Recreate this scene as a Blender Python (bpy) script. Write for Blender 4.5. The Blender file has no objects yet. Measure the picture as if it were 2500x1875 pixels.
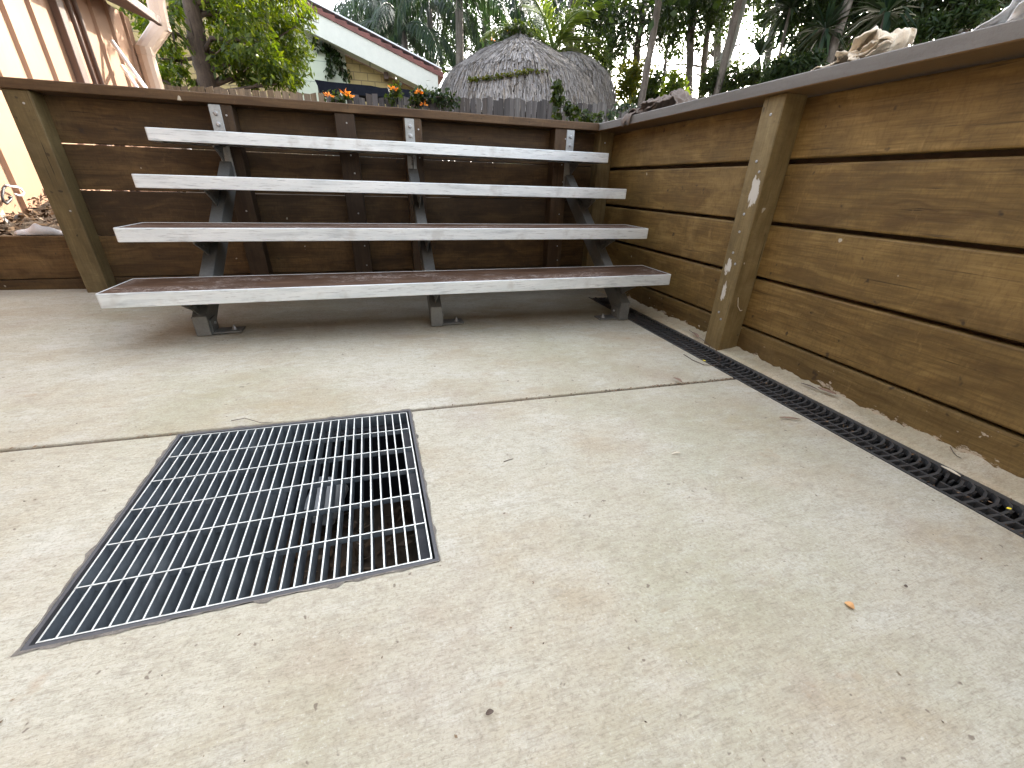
import bpy, bmesh, math, random
import numpy as np
from mathutils import Matrix, Vector

# ------------------------------------------------------------------ camera, world, sun, exposure
S = 1.5                      # the numbers below are in plan units; one plan unit is 1.5 m
scene = bpy.context.scene
COL = scene.collection
CAM_R = np.array([[0.9576452934931489, -0.2865139913316726, 0.02872672312699255],
                  [0.10121374178193072, 0.4283269571217614, 0.8979375235935478],
                  [0.2695760937563294, 0.856998104183438, -0.43918444769945086]])   # right, up, forward
FPX = 999.674                # focal length in pixels of a 2500 px wide frame
EYE = np.array([0.0, 0.0, 0.6])
cd = bpy.data.cameras.new('camera')
cam = bpy.data.objects.new('camera', cd)
COL.objects.link(cam)
cd.sensor_width = 36.0
cd.lens = 36.0 * FPX / 2500.0
cd.clip_start = 0.02
cd.clip_end = 2000.0
M = Matrix([[CAM_R[0][i], CAM_R[1][i], -CAM_R[2][i], EYE[i] * S] for i in range(3)] + [[0, 0, 0, 1]])
cam.matrix_world = M
scene.camera = cam

SUN_AZ, SUN_EL = math.radians(45.0), math.radians(27.0)     # azimuth clockwise from +Y
w = bpy.data.worlds.new('World')
scene.world = w
w.use_nodes = True
wn = w.node_tree
wn.nodes.clear()
sky = wn.nodes.new('ShaderNodeTexSky')
sky.sky_type = 'NISHITA'
sky.sun_disc = False
sky.sun_elevation = SUN_EL
sky.sun_rotation = SUN_AZ
sky.air_density = 1.0
sky.dust_density = 3.0
sky.ozone_density = 0.6
hs = wn.nodes.new('ShaderNodeHueSaturation')
hs.inputs['Saturation'].default_value = 0.40
bg = wn.nodes.new('ShaderNodeBackground')
bg.inputs['Strength'].default_value = 0.15
wo = wn.nodes.new('ShaderNodeOutputWorld')
wn.links.new(sky.outputs[0], hs.inputs['Color'])
wn.links.new(hs.outputs[0], bg.inputs['Color'])
wn.links.new(bg.outputs[0], wo.inputs[0])

sd = bpy.data.lights.new('sun', 'SUN')
sd.energy = 2.0
sd.angle = math.radians(0.5)
sd.color = (1.0, 0.93, 0.82)
sun = bpy.data.objects.new('sun', sd)
COL.objects.link(sun)
sdir = Vector((math.sin(SUN_AZ) * math.cos(SUN_EL), math.cos(SUN_AZ) * math.cos(SUN_EL), math.sin(SUN_EL)))
sun.rotation_euler = sdir.to_track_quat('Z', 'Y').to_euler()
sun.location = sdir * 60

vs = scene.view_settings
vs.view_transform = 'Standard'
vs.look = 'None'
vs.gamma = 1.0
vs.use_curve_mapping = False
vs.exposure = 3.08
scene.cycles.max_bounces = 8
scene.cycles.diffuse_bounces = 5
scene.cycles.transparent_max_bounces = 8

rnd = random.Random(7)
nr = np.random.default_rng(11)


# ------------------------------------------------------------------ placing helpers
def ray(u, v):
    c = np.array([(u - 1250) / FPX, -(v - 937.5) / FPX, 1.0])
    return CAM_R.T @ c


def onY(u, v, y):            # a point of the photograph's 2500 px frame, at distance y behind the patio
    d = ray(u, v)
    return EYE + d * (y / d[1])


def onX(u, v, x):
    d = ray(u, v)
    return EYE + d * (x / d[0])


def far(u, v, dist):         # ... at horizontal distance dist
    d = ray(u, v)
    return EYE + d * (dist / math.hypot(d[0], d[1]))


def fz(x):                   # the patio falls gently to the drain
    return -0.0202 * x


def onF(u, v):
    d = ray(u, v)
    return EYE + d * (-0.6 / (d[2] + 0.0202 * d[0]))


def per_px(p):               # size of one frame pixel at p
    return abs(np.dot(CAM_R[2], np.asarray(p) - EYE)) / FPX


# ------------------------------------------------------------------ mesh helpers
class MB:
    def __init__(s):
        s.v = []
        s.f = []

    def add(s, vs, fs):
        o = len(s.v)
        s.v.extend([tuple(float(c) for c in p) for p in vs])
        s.f.extend([tuple(i + o for i in f) for f in fs])
        return s

    def box(s, x0, x1, y0, y1, z0, z1):
        return s.add([(x0, y0, z0), (x1, y0, z0), (x1, y1, z0), (x0, y1, z0), (x0, y0, z1), (x1, y0, z1), (x1, y1, z1), (x0, y1, z1)],
                     [(0, 3, 2, 1), (4, 5, 6, 7), (0, 1, 5, 4), (1, 2, 6, 5), (2, 3, 7, 6), (3, 0, 4, 7)])

    def hexa(s, b, t):       # b, t: four corners each, counter-clockwise seen from above
        return s.add(list(b) + list(t), [(0, 3, 2, 1), (4, 5, 6, 7), (0, 1, 5, 4), (1, 2, 6, 5), (2, 3, 7, 6), (3, 0, 4, 7)])

    def prism(s, poly, axis, a, b):          # polygon extruded along an axis
        def P(p, t):
            q = list(p)
            q.insert(axis, t)
            return q
        n = len(poly)
        vs = [P(p, a) for p in poly] + [P(p, b) for p in poly]
        fs = [tuple(range(n)), tuple(range(2 * n - 1, n - 1, -1))]
        fs += [(i, i + n, (i + 1) % n + n, (i + 1) % n) for i in range(n)]
        return s.add(vs, fs)

    def tube(s, pts, rad, n=8, cap=True, squash=1.0):
        pts = [np.asarray(p, float) for p in pts]
        if not hasattr(rad, '__len__'):
            rad = [rad] * len(pts)
        rings = []
        ref = None
        for i, p in enumerate(pts):
            t = pts[min(i + 1, len(pts) - 1)] - pts[max(i - 1, 0)]
            t = t / (np.linalg.norm(t) + 1e-9)
            if ref is None:
                ref = np.array([0, 0, 1.0]) if abs(t[2]) < 0.9 else np.array([1.0, 0, 0])
            a = np.cross(t, ref)
            a /= np.linalg.norm(a) + 1e-9
            b = np.cross(a, t)
            ref = b
            rings.append([p + rad[i] * (math.cos(2 * math.pi * k / n) * a + squash * math.sin(2 * math.pi * k / n) * b) for k in range(n)])
        vs = [q for r in rings for q in r]
        fs = []
        for i in range(len(pts) - 1):
            for k in range(n):
                fs.append((i * n + k, i * n + (k + 1) % n, (i + 1) * n + (k + 1) % n, (i + 1) * n + k))
        if cap:
            fs.append(tuple(range(n - 1, -1, -1)))
            fs.append(tuple((len(pts) - 1) * n + k for k in range(n)))
        return s.add(vs, fs)

    def disc(s, c, nrm, r, h, n=10, dome=0.0):      # bolt or screw head standing on a surface
        c = np.asarray(c, float)
        nrm = np.asarray(nrm, float) / np.linalg.norm(nrm)
        s.tube([c, c + nrm * h * 0.7, c + nrm * h], [r, r, r * (0.8 - dome)], n)
        return s


def link(name, me, parent=None, root_loc=(0, 0, 0)):
    o = bpy.data.objects.new(name, me)
    COL.objects.link(o)
    if parent is not None:
        o.parent = parent
    else:
        o.location = Vector(root_loc) * S
    return o


ROOT = {}


def root_of(p):
    while p.parent is not None:
        p = p.parent
    return p


def obj(name, mb, mat, parent=None, loc=(0, 0, 0), bevel=0.0, seg=1, smooth=False, flip=True):
    me = bpy.data.meshes.new(name)
    base = np.array(ROOT[root_of(parent)] if parent is not None else loc, float)
    V = (np.array(mb.v, float) - base) * S
    me.from_pydata(V.tolist(), [], mb.f)
    if flip or bevel:
        bm = bmesh.new()
        bm.from_mesh(me)
        if flip:
            bmesh.ops.recalc_face_normals(bm, faces=bm.faces)
        if bevel:
            es = [e for e in bm.edges if len(e.link_faces) == 2 and e.calc_face_angle(0) > 0.5]
            bmesh.ops.bevel(bm, geom=es, offset=bevel * S, segments=seg, profile=0.5, affect='EDGES', clamp_overlap=True)
        bm.to_mesh(me)
        bm.free()
    if smooth:
        me.shade_smooth()
    if mat:
        me.materials.append(mat)
    o = link(name, me, parent, base)
    if parent is None:
        ROOT[o] = base
    return o


def cloud(name, V, F, mat, parent=None, loc=(0, 0, 0)):    # big quad meshes from numpy arrays, V (n,4,3)
    base = np.array(ROOT[root_of(parent)] if parent is not None else loc, float)
    V = ((V - base) * S).reshape(-1, 3)
    n = len(V) // 4
    me = bpy.data.meshes.new(name)
    me.vertices.add(len(V))
    me.vertices.foreach_set('co', V.ravel())
    me.loops.add(4 * n)
    me.loops.foreach_set('vertex_index', np.arange(4 * n, dtype=np.int32))
    me.polygons.add(n)
    me.polygons.foreach_set('loop_start', np.arange(0, 4 * n, 4, dtype=np.int32))
    me.polygons.foreach_set('loop_total', np.full(n, 4, dtype=np.int32))
    me.update(calc_edges=True)
    me.validate()
    me.materials.append(mat)
    o = link(name, me, parent, base)
    if parent is None:
        ROOT[o] = base
    return o


def tag(o, label=None, cat=None, group=None, kind=None):
    if label:
        o['label'] = label
    if cat:
        o['category'] = cat
    if group:
        o['group'] = group
    if kind:
        o['kind'] = kind
    return o


def thing(name, loc, label, cat, group=None):
    o = bpy.data.objects.new(name, None)
    COL.objects.link(o)
    o.location = Vector([float(c) for c in loc]) * S
    o.empty_display_size = 0.1
    ROOT[o] = np.array(loc, float)
    return tag(o, label, cat, group)


# ------------------------------------------------------------------ material helpers
class NT:
    def __init__(s, name):
        s.m = bpy.data.materials.new(name)
        s.m.use_nodes = True
        s.t = s.m.node_tree
        s.t.nodes.clear()
        s.out = s.t.nodes.new('ShaderNodeOutputMaterial')
        s.tc = s.t.nodes.new('ShaderNodeTexCoord')
        s.oi = s.t.nodes.new('ShaderNodeObjectInfo')
        s.geo = s.t.nodes.new('ShaderNodeNewGeometry')

    def put(s, sock, val):
        if hasattr(val, 'is_output') or isinstance(val, bpy.types.NodeSocket):
            s.t.links.new(val, sock)
        else:
            if isinstance(val, (tuple, list)) and len(val) == 3 and sock.type == 'RGBA':
                val = (*val, 1.0)
            sock.default_value = val

    def node(s, typ, props=None, **ins):
        n = s.t.nodes.new(typ)
        for k, v in (props or {}).items():
            setattr(n, k, v)
        for k, v in ins.items():
            key = int(k[1:]) if k[0] == 'i' and k[1:].isdigit() else k.replace('_', ' ')
            s.put(n.inputs[key], v)
        return n

    def coord(s, scale=(1, 1, 1), rand=0.0, rot=(0, 0, 0)):    # plan-unit coordinates
        m = s.node('ShaderNodeMapping', None, Vector=s.tc.outputs['Object'])
        m.inputs['Scale'].default_value = [c / S for c in scale]
        m.inputs['Rotation'].default_value = rot
        if rand:
            c = s.node('ShaderNodeCombineXYZ', None, X=s.math('MULTIPLY', s.oi.outputs['Random'], rand * 17.3),
                       Y=s.math('MULTIPLY', s.oi.outputs['Random'], rand * 31.7), Z=s.math('MULTIPLY', s.oi.outputs['Random'], rand * 11.1))
            s.t.links.new(c.outputs[0], m.inputs['Location'])
        return m.outputs[0]

    def math(s, op, a, b=0.0, c=0.0, clamp=False):
        n = s.node('ShaderNodeMath', dict(operation=op, use_clamp=clamp))
        s.put(n.inputs[0], a)
        s.put(n.inputs[1], b)
        if op in ('MULTIPLY_ADD', 'COMPARE', 'SMOOTH_MIN'):
            s.put(n.inputs[2], c)
        return n.outputs[0]

    def noise(s, vec, scale=5.0, detail=4.0, rough=0.55, dist=0.0, col=False):
        n = s.node('ShaderNodeTexNoise', None, Vector=vec, Scale=scale, Detail=detail, Roughness=rough, Distortion=dist)
        return n.outputs['Color' if col else 0]

    def ramp(s, fac, stops, interp='LINEAR'):
        n = s.node('ShaderNodeValToRGB')
        n.color_ramp.interpolation = interp
        e = n.color_ramp.elements
        while len(e) < len(stops):
            e.new(0.5)
        for i, (p, c) in enumerate(stops):
            e[i].position = p
            e[i].color = (*c, 1) if hasattr(c, '__len__') else (c, c, c, 1)
        s.put(n.inputs[0], fac)
        return n.outputs[0]

    def mix(s, fac, a, b, mode='MIX'):
        n = s.node('ShaderNodeMix', dict(data_type='RGBA', blend_type=mode))
        s.put(n.inputs[0], fac)
        s.put(n.inputs[6], a)
        s.put(n.inputs[7], b)
        return n.outputs[2]

    def bump(s, h, strength=0.3, dist=0.01, nrm=None):
        n = s.node('ShaderNodeBump', None, Strength=strength, Distance=dist, Height=h)
        if nrm is not None:
            s.t.links.new(nrm, n.inputs['Normal'])
        return n.outputs[0]

    def xyz(s):
        n = s.node('ShaderNodeSeparateXYZ', None, Vector=s.coord())
        return n.outputs

    def bsdf(s, color, rough=0.6, metal=0.0, normal=None, spec=0.5):
        n = s.node('ShaderNodeBsdfPrincipled', None, Roughness=rough, Metallic=metal)
        s.put(n.inputs['Base Color'], color)
        n.inputs['Specular IOR Level'].default_value = spec
        if normal is not None:
            s.t.links.new(normal, n.inputs['Normal'])
        s.t.links.new(n.outputs[0], s.out.inputs[0])
        return s.m


def plain(name, col, rough=0.5, metal=0.0, var=0.25, scale=12.0, bump=0.1, spec=0.5):
    t = NT(name)
    c = t.coord(rand=1.0)
    n1 = t.noise(c, scale, 5, 0.6)
    n2 = t.noise(c, scale * 6, 3, 0.6)
    f = t.math('ADD', t.math('MULTIPLY', n1, 0.7), t.math('MULTIPLY', n2, 0.3))
    lo = [x * (1 - var) for x in col]
    hi = [min(1, x * (1 + var)) for x in col]
    colr = t.ramp(f, [(0.3, lo), (0.7, hi)])
    return t.bsdf(colr, t.ramp(n2, [(0.3, rough - 0.08), (0.7, min(1, rough + 0.1))]), metal, t.bump(n2, bump, 0.004 * S), spec)


def wood(name, dark, mid, light, axis=0, stain=0.5, rough=0.62, grain=1.0, dirt=(0.025, 0.017, 0.01)):
    """sawn hardwood with the grain along one axis, each board its own figure"""
    t = NT(name)
    along = 0.9
    sc = [14.0] * 3
    sc[axis] = along
    c = t.coord(sc, rand=1.0)
    iso = t.coord((1, 1, 1), rand=1.0)
    warp = t.noise(t.coord([2.2 if i != axis else 0.9 for i in range(3)], rand=1.0), 2.0, 3, 0.5, col=True)
    cw = t.node('ShaderNodeVectorMath', dict(operation='MULTIPLY_ADD'))
    t.put(cw.inputs[0], warp)
    cw.inputs[1].default_value = (3.4, 3.4, 3.4)
    t.put(cw.inputs[2], c)
    figure = t.noise(cw.outputs[0], 1.0, 6, 0.62, 0.9)
    fs = [150.0] * 3
    fs[axis] = 5.0
    fine = t.noise(t.coord(fs, rand=1.0), 1.0, 4, 0.65)
    blot = t.noise(iso, 4.5, 6, 0.65)
    col = t.ramp(figure, [(0.28, dark), (0.5, mid), (0.72, light)])
    col = t.mix(t.ramp(fine, [(0.35, 0.55), (0.6, 0.0)]), col, dark)
    col = t.mix(t.ramp(blot, [(0.42, 0.0), (0.66, stain)]), col, [x * 0.36 for x in mid])
    pale = t.noise(t.coord((1, 1, 1), rand=3.0), 3.3, 6, 0.65)
    col = t.mix(t.ramp(pale, [(0.54, 0.0), (0.72, 0.45)]), col, [x * 1.15 + 0.01 for x in light])
    spots = t.noise(iso, 26.0, 2, 0.5)
    col = t.mix(t.ramp(spots, [(0.70, 0.0), (0.76, 0.8)]), col, dirt)
    cs = [95.0] * 3
    cs[axis] = 3.0
    crack = t.noise(t.coord(cs, rand=2.0), 1.0, 3, 0.6, 0.3)
    col = t.mix(t.ramp(crack, [(0.66, 0.0), (0.72, 0.8)]), col, [x * 0.25 for x in dark])
    saw = [34.0] * 3
    saw[axis] = 150.0
    sw_ = t.noise(t.coord(saw, rand=1.0, rot=(0.35, 0.35, 0.35)), 1.0, 3, 0.6)
    col = t.mix(t.ramp(sw_, [(0.36, 0.28), (0.5, 0.0)]), col, dark)
    scuff = t.noise(t.coord([9 if i != axis else 30 for i in range(3)], rand=2.0, rot=(0.5, 0.5, 0.6)), 1.0, 4, 0.75)
    col = t.mix(t.ramp(scuff, [(0.62, 0.0), (0.82, 0.22)]), col, [min(1, x * 2.0 + 0.03) for x in light])
    fl = t.noise(iso, 15.0, 2, 0.5)
    col = t.mix(t.ramp(fl, [(0.765, 0.0), (0.775, 0.8)]), col, (0.42, 0.38, 0.30))
    br = t.math('MULTIPLY_ADD', t.oi.outputs['Random'], 0.56, 0.72)
    col = t.mix(1.0, col, t.node('ShaderNodeCombineXYZ', None, X=br, Y=br, Z=br).outputs[0], 'MULTIPLY')
    h = t.math('ADD', t.math('MULTIPLY', fine, 0.6), t.math('MULTIPLY', figure, 0.5))
    return t, col, h, rough


def wood_mat(*a, **k):
    t, col, h, rough = wood(*a, **k)
    return t.bsdf(col, rough, 0.0, t.bump(h, 0.35, 0.004 * S), 0.35)


def leaf_mat(name, cols, trans=0.35, gloss=0.35, tcol=None):
    t = NT(name)
    r = t.geo.outputs['Random Per Island']
    n = len(cols)
    col = t.ramp(r, [((i + 0.5) / n, c) for i, c in enumerate(cols)])
    big = t.noise(t.coord(), 1.6, 2, 0.5)
    col = t.mix(t.ramp(big, [(0.35, 0.35), (0.6, 0.0)]), col, [c * 0.5 for c in cols[0]])
    p = t.node('ShaderNodeBsdfPrincipled', None, Roughness=0.42)
    p.inputs['Specular IOR Level'].default_value = gloss
    t.put(p.inputs['Base Color'], col)
    tr = t.node('ShaderNodeBsdfTranslucent')
    t.put(tr.inputs[0], t.mix(1.0, col, tcol or (1.9, 1.9, 0.55), 'MULTIPLY'))
    mx = t.node('ShaderNodeMixShader', None, Fac=trans)
    t.t.links.new(p.outputs[0], mx.inputs[1])
    t.t.links.new(tr.outputs[0], mx.inputs[2])
    t.t.links.new(mx.outputs[0], t.out.inputs[0])
    return t.m


def island_mat(name, cols, rough=0.8, grain=(60, 60, 6), spec=0.2, bump=0.3, streak=0.5):
    """weathered strands or palings: each loose piece has its own tone"""
    t = NT(name)
    r = t.geo.outputs['Random Per Island']
    n = len(cols)
    col = t.ramp(r, [((i + 0.5) / n, c) for i, c in enumerate(cols)])
    g = t.noise(t.coord(grain), 1.0, 4, 0.65)
    col = t.mix(t.ramp(g, [(0.35, streak), (0.62, 0.0)]), col, [c * 0.35 for c in cols[0]])
    return t.bsdf(col, rough, 0, t.bump(g, bump, 0.004 * S), spec)


# ---- concrete of the patio: broom-finished, stained
def concrete(name, tone=(1, 1, 1), cross=False):
    t = NT(name)
    iso = t.coord()
    base = t.noise(iso, 1.3, 6, 0.6)
    col = t.ramp(base, [(0.3, (0.475, 0.42, 0.315)), (0.5, (0.55, 0.505, 0.40)), (0.7, (0.61, 0.58, 0.485))])
    tan = t.noise(t.coord((1, 1.6, 1), rot=(0, 0, 0.25)), 2.1, 5, 0.6)
    col = t.mix(t.ramp(tan, [(0.47, 0.0), (0.68, 0.62)]), col, (0.42, 0.315, 0.19))
    pk = t.noise(t.coord((1, 1, 1), rot=(0, 0, 1.1)), 2.7, 4, 0.6)
    col = t.mix(t.ramp(pk, [(0.56, 0.0), (0.72, 0.45)]), col, (0.41, 0.32, 0.265))
    gn = t.noise(t.coord((1, 1, 1), rot=(0.3, 0, 2.0)), 1.7, 4, 0.6)
    col = t.mix(t.ramp(gn, [(0.48, 0.0), (0.70, 0.58)]), col, (0.37, 0.35, 0.22))
    wh = t.noise(t.coord((1, 2.2, 1), rot=(0, 0, 0.1)), 5.5, 6, 0.7)
    col = t.mix(t.ramp(wh, [(0.50, 0.0), (0.75, 0.5)]), col, (0.68, 0.66, 0.595))
    broom = t.noise(t.coord((55, 290, 60), rot=(0, 0, 0.10)), 1.0, 6, 0.75, 0.8)
    broom2 = t.noise(t.coord((40, 420, 60), rot=(0, 0, 0.06)), 1.0, 4, 0.7, 0.5)
    grit = t.noise(iso, 190.0, 4, 0.75)
    h = t.math('ADD', t.math('MULTIPLY', broom, 0.8), t.math('ADD', t.math('MULTIPLY', grit, 0.5), t.math('MULTIPLY', broom2, 0.45)))
    col = t.mix(t.ramp(broom, [(0.30, 0.6), (0.50, 0.0)]), col, (0.29, 0.245, 0.18))
    col = t.mix(t.ramp(broom2, [(0.30, 0.5), (0.45, 0.0)]), col, (0.27, 0.23, 0.17))
    col = t.mix(t.ramp(grit, [(0.32, 0.55), (0.48, 0.0)]), col, (0.25, 0.21, 0.155))
    col = t.mix(t.ramp(grit, [(0.58, 0.0), (0.74, 0.55)]), col, (0.76, 0.73, 0.66))
    mot = t.noise(t.coord((30, 60, 30)), 1.0, 5, 0.75)
    col = t.mix(t.ramp(mot, [(0.30, 0.5), (0.52, 0.0)]), col, (0.31, 0.265, 0.195))
    rust = t.noise(t.coord((1, 1.5, 1), rot=(0.7, 0, 0.4)), 9.0, 4, 0.6)
    col = t.mix(t.ramp(rust, [(0.66, 0.0), (0.76, 0.45)]), col, (0.36, 0.22, 0.12))
    pit = t.noise(iso, 62.0, 2, 0.5)
    col = t.mix(t.ramp(pit, [(0.72, 0.0), (0.755, 0.75)]), col, (0.16, 0.12, 0.09))
    col = t.mix(1.0, col, tone, 'MULTIPLY')
    return t.bsdf(col, 0.82, 0, t.bump(h, 0.55, 0.004 * S), 0.3)


M_CONC = concrete('patio_concrete', (0.835, 0.855, 0.855))
M_STRIP = concrete('mortar_strip', (0.82, 0.78, 0.71))
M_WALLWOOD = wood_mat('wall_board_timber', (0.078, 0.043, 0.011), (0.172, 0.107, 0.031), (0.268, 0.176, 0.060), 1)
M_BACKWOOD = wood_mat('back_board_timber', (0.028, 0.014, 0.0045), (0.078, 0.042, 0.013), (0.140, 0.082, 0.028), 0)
M_CAPBACK = wood_mat('back_cap_timber', (0.045, 0.023, 0.009), (0.085, 0.048, 0.020), (0.130, 0.080, 0.038), 0, stain=0.3)
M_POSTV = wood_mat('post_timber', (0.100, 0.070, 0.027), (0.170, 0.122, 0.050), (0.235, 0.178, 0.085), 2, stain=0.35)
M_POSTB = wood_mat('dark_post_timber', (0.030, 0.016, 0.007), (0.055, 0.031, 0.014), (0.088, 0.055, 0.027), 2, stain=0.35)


def cap_right_mat():
    t = NT('weathered_grey_cap')
    c = t.coord((1, 1, 1))
    n1 = t.noise(t.coord((22, 2.2, 22)), 1.0, 6, 0.65)
    n2 = t.noise(c, 150, 3, 0.7)
    z = t.xyz()[2]
    col = t.ramp(n1, [(0.3, (0.100, 0.090, 0.078)), (0.55, (0.145, 0.134, 0.120)), (0.75, (0.19, 0.178, 0.162))])
    col = t.mix(t.ramp(n2, [(0.3, 0.4), (0.5, 0.0)]), col, (0.10, 0.08, 0.065))
    # the unpainted underside of the board is still brown
    nz = t.node('ShaderNodeSeparateXYZ', None, Vector=t.geo.outputs['Normal']).outputs[2]
    col = t.mix(t.math('LESS_THAN', nz, -0.6), col, (0.17, 0.10, 0.04))
    return t.bsdf(col, 0.6, 0, t.bump(t.math('ADD', n1, t.math('MULTIPLY', n2, 0.5)), 0.4, 0.003 * S), 0.4)


M_CAPR = cap_right_mat()


def post_paint_mat():
    """the post by the drain: olive timber with two old smears of white paint"""
    t, col, h, rough = wood('paint_smeared_post', (0.105, 0.073, 0.028), (0.180, 0.129, 0.052), (0.25, 0.188, 0.088), 2, 0.3)
    x, y, z = t.xyz()
    n = t.noise(t.coord((55, 55, 16)), 1.0, 5, 0.7)
    m = None
    for zc, hz, yc, hy in ((0.60, 0.085, 0.030, 0.030), (0.315, 0.045, 0.062, 0.022), (0.215, 0.06, 0.05, 0.018)):
        a = t.math('POWER', t.math('DIVIDE', t.math('SUBTRACT', z, zc), hz), 2)
        b = t.math('POWER', t.math('DIVIDE', t.math('SUBTRACT', y, yc), hy), 2)
        d = t.math('SUBTRACT', 1.25, t.math('ADD', a, b))
        g = t.math('MULTIPLY', d, 0.55, clamp=True)
        m = g if m is None else t.math('MAXIMUM', m, g)
    mask = t.ramp(t.math('ADD', m, t.math('MULTIPLY', t.math('SUBTRACT', n, 0.5), 1.5)), [(0.42, 0.0), (0.50, 0.85)])
    mask = t.math('MULTIPLY', mask, t.math('GREATER_THAN', m, 0.01))
    col = t.mix(mask, col, (0.52, 0.50, 0.45))
    return t.bsdf(col, rough, 0, t.bump(h, 0.35, 0.004 * S), 0.35)


M_POSTPAINT = post_paint_mat()


def splash_board_mat():
    """lowest board of the right wall, splashed with dried mortar along its foot"""
    t, col, h, rough = wood('mortar_splashed_board', (0.060, 0.035, 0.010), (0.125, 0.082, 0.027), (0.19, 0.130, 0.050), 1, 0.4)
    z = t.xyz()[2]
    n = t.noise(t.coord((30, 11, 30)), 1.0, 6, 0.7)
    lvl = t.math('ADD', t.math('MULTIPLY', z, -1.0), t.math('MULTIPLY', t.math('SUBTRACT', n, 0.5), 0.22))
    mask = t.ramp(lvl, [(0.0, 0.0), (0.008, 0.9)])
    fleck = t.ramp(t.noise(t.coord((60, 40, 60)), 1.0, 2, 0.5), [(0.70, 0.0), (0.74, 0.8)])
    mask = t.math('MAXIMUM', mask, fleck)
    col = t.mix(mask, col, (0.44, 0.38, 0.29))
    return t.bsdf(col, 0.7, 0, t.bump(t.math('ADD', h, mask), 0.35, 0.004 * S), 0.3)


M_SPLASH = splash_board_mat()


def steel(name, col, rough=0.42, metal=0.7, var=0.3, scale=9.0):
    t = NT(name)
    c = t.coord(rand=1.0)
    n1 = t.noise(c, scale, 6, 0.65)
    n2 = t.noise(c, scale * 14, 3, 0.6)
    f = t.math('ADD', t.math('MULTIPLY', n1, 0.65), t.math('MULTIPLY', n2, 0.35))
    colr = t.ramp(f, [(0.3, [x * (1 - var) for x in col]), (0.7, [x * (1 + var) for x in col])])
    return t.bsdf(colr, t.ramp(n1, [(0.3, rough - 0.1), (0.7, rough + 0.15)]), metal, t.bump(n2, 0.08, 0.002 * S))


M_GALV = steel('galvanised_steel', (0.36, 0.38, 0.38), 0.5, 0.55)
M_FRAME = steel('grey_painted_steel', (0.165, 0.170, 0.163), 0.42, 0.35)
def grate_mat():
    t = NT('galvanised_grate')
    n1 = t.noise(t.coord(), 16.0, 6, 0.7)
    n2 = t.noise(t.coord((40, 9, 40)), 1.0, 4, 0.6)
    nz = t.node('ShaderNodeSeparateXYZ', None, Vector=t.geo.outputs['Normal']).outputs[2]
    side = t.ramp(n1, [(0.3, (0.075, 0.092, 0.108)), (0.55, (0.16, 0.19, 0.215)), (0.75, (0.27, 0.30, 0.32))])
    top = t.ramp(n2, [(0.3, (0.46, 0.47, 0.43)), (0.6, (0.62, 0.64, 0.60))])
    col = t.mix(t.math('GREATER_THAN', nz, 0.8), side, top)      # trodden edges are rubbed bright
    return t.bsdf(col, 0.45, 0.35, None)


M_GRATE = grate_mat()
M_GFRAME = steel('dark_grate_frame', (0.075, 0.075, 0.08), 0.65, 0.2)
M_PIT = steel('pit_wall_steel', (0.022, 0.025, 0.030), 0.7, 0.2)
M_BOLT = steel('zinc_bolt', (0.40, 0.41, 0.42), 0.4, 0.8)
M_PLASTIC = plain('black_plastic', (0.042, 0.042, 0.042), 0.5, 0, 0.4, 30, 0.15)
M_GROUT = plain('dirty_grout', (0.15, 0.135, 0.115), 0.9, 0, 0.5, 40, 0.6)
M_PVC = plain('white_pvc', (0.75, 0.75, 0.72), 0.4, 0, 0.08)


def seat_edge_mat():
    t = NT('scratched_white_edge')
    n1 = t.noise(t.coord((3.0, 30, 30), rand=1.0, rot=(0, 0.05, 0)), 1.0, 6, 0.7, 0.6)
    n2 = t.noise(t.coord((14, 160, 160), rand=1.0, rot=(0, 0.5, 0)), 1.0, 4, 0.7)
    n3 = t.noise(t.coord((8, 8, 8), rand=1.0), 1.0, 4, 0.6)
    col = t.ramp(n1, [(0.28, (0.41, 0.45, 0.47)), (0.43, (0.66, 0.71, 0.72)), (0.64, (0.77, 0.81, 0.81))])
    col = t.mix(t.ramp(n2, [(0.30, 0.8), (0.45, 0.0)]), col, (0.33, 0.35, 0.36))
    col = t.mix(t.ramp(n3, [(0.58, 0.0), (0.70, 0.5)]), col, (0.44, 0.44, 0.42))
    return t.bsdf(col, t.ramp(n1, [(0.3, 0.32), (0.7, 0.5)]), 0.25, t.bump(n2, 0.1, 0.002 * S))


def seat_top_mat():
    t = NT('worn_brown_ply')
    n1 = t.noise(t.coord((5, 26, 26), rand=1.0), 1.0, 6, 0.65)
    n2 = t.noise(t.coord((40, 90, 90), rand=1.0, rot=(0, 0, 0.5)), 1.0, 5, 0.75, 1.0)
    n3 = t.noise(t.coord((3.2, 7, 7), rand=3.0), 1.0, 3, 0.55)
    col = t.ramp(n1, [(0.3, (0.042, 0.022, 0.012)), (0.55, (0.072, 0.041, 0.025)), (0.75, (0.115, 0.073, 0.048))])
    wear = t.math('MULTIPLY', t.ramp(n2, [(0.50, 0.0), (0.60, 1.0)]), t.ramp(n3, [(0.50, 0.0), (0.66, 1.0)]))
    col = t.mix(t.math('MULTIPLY', wear, 0.6), col, (0.45, 0.40, 0.37))
    return t.bsdf(col, 0.65, 0, t.bump(n1, 0.12, 0.002 * S), 0.1)


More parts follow.
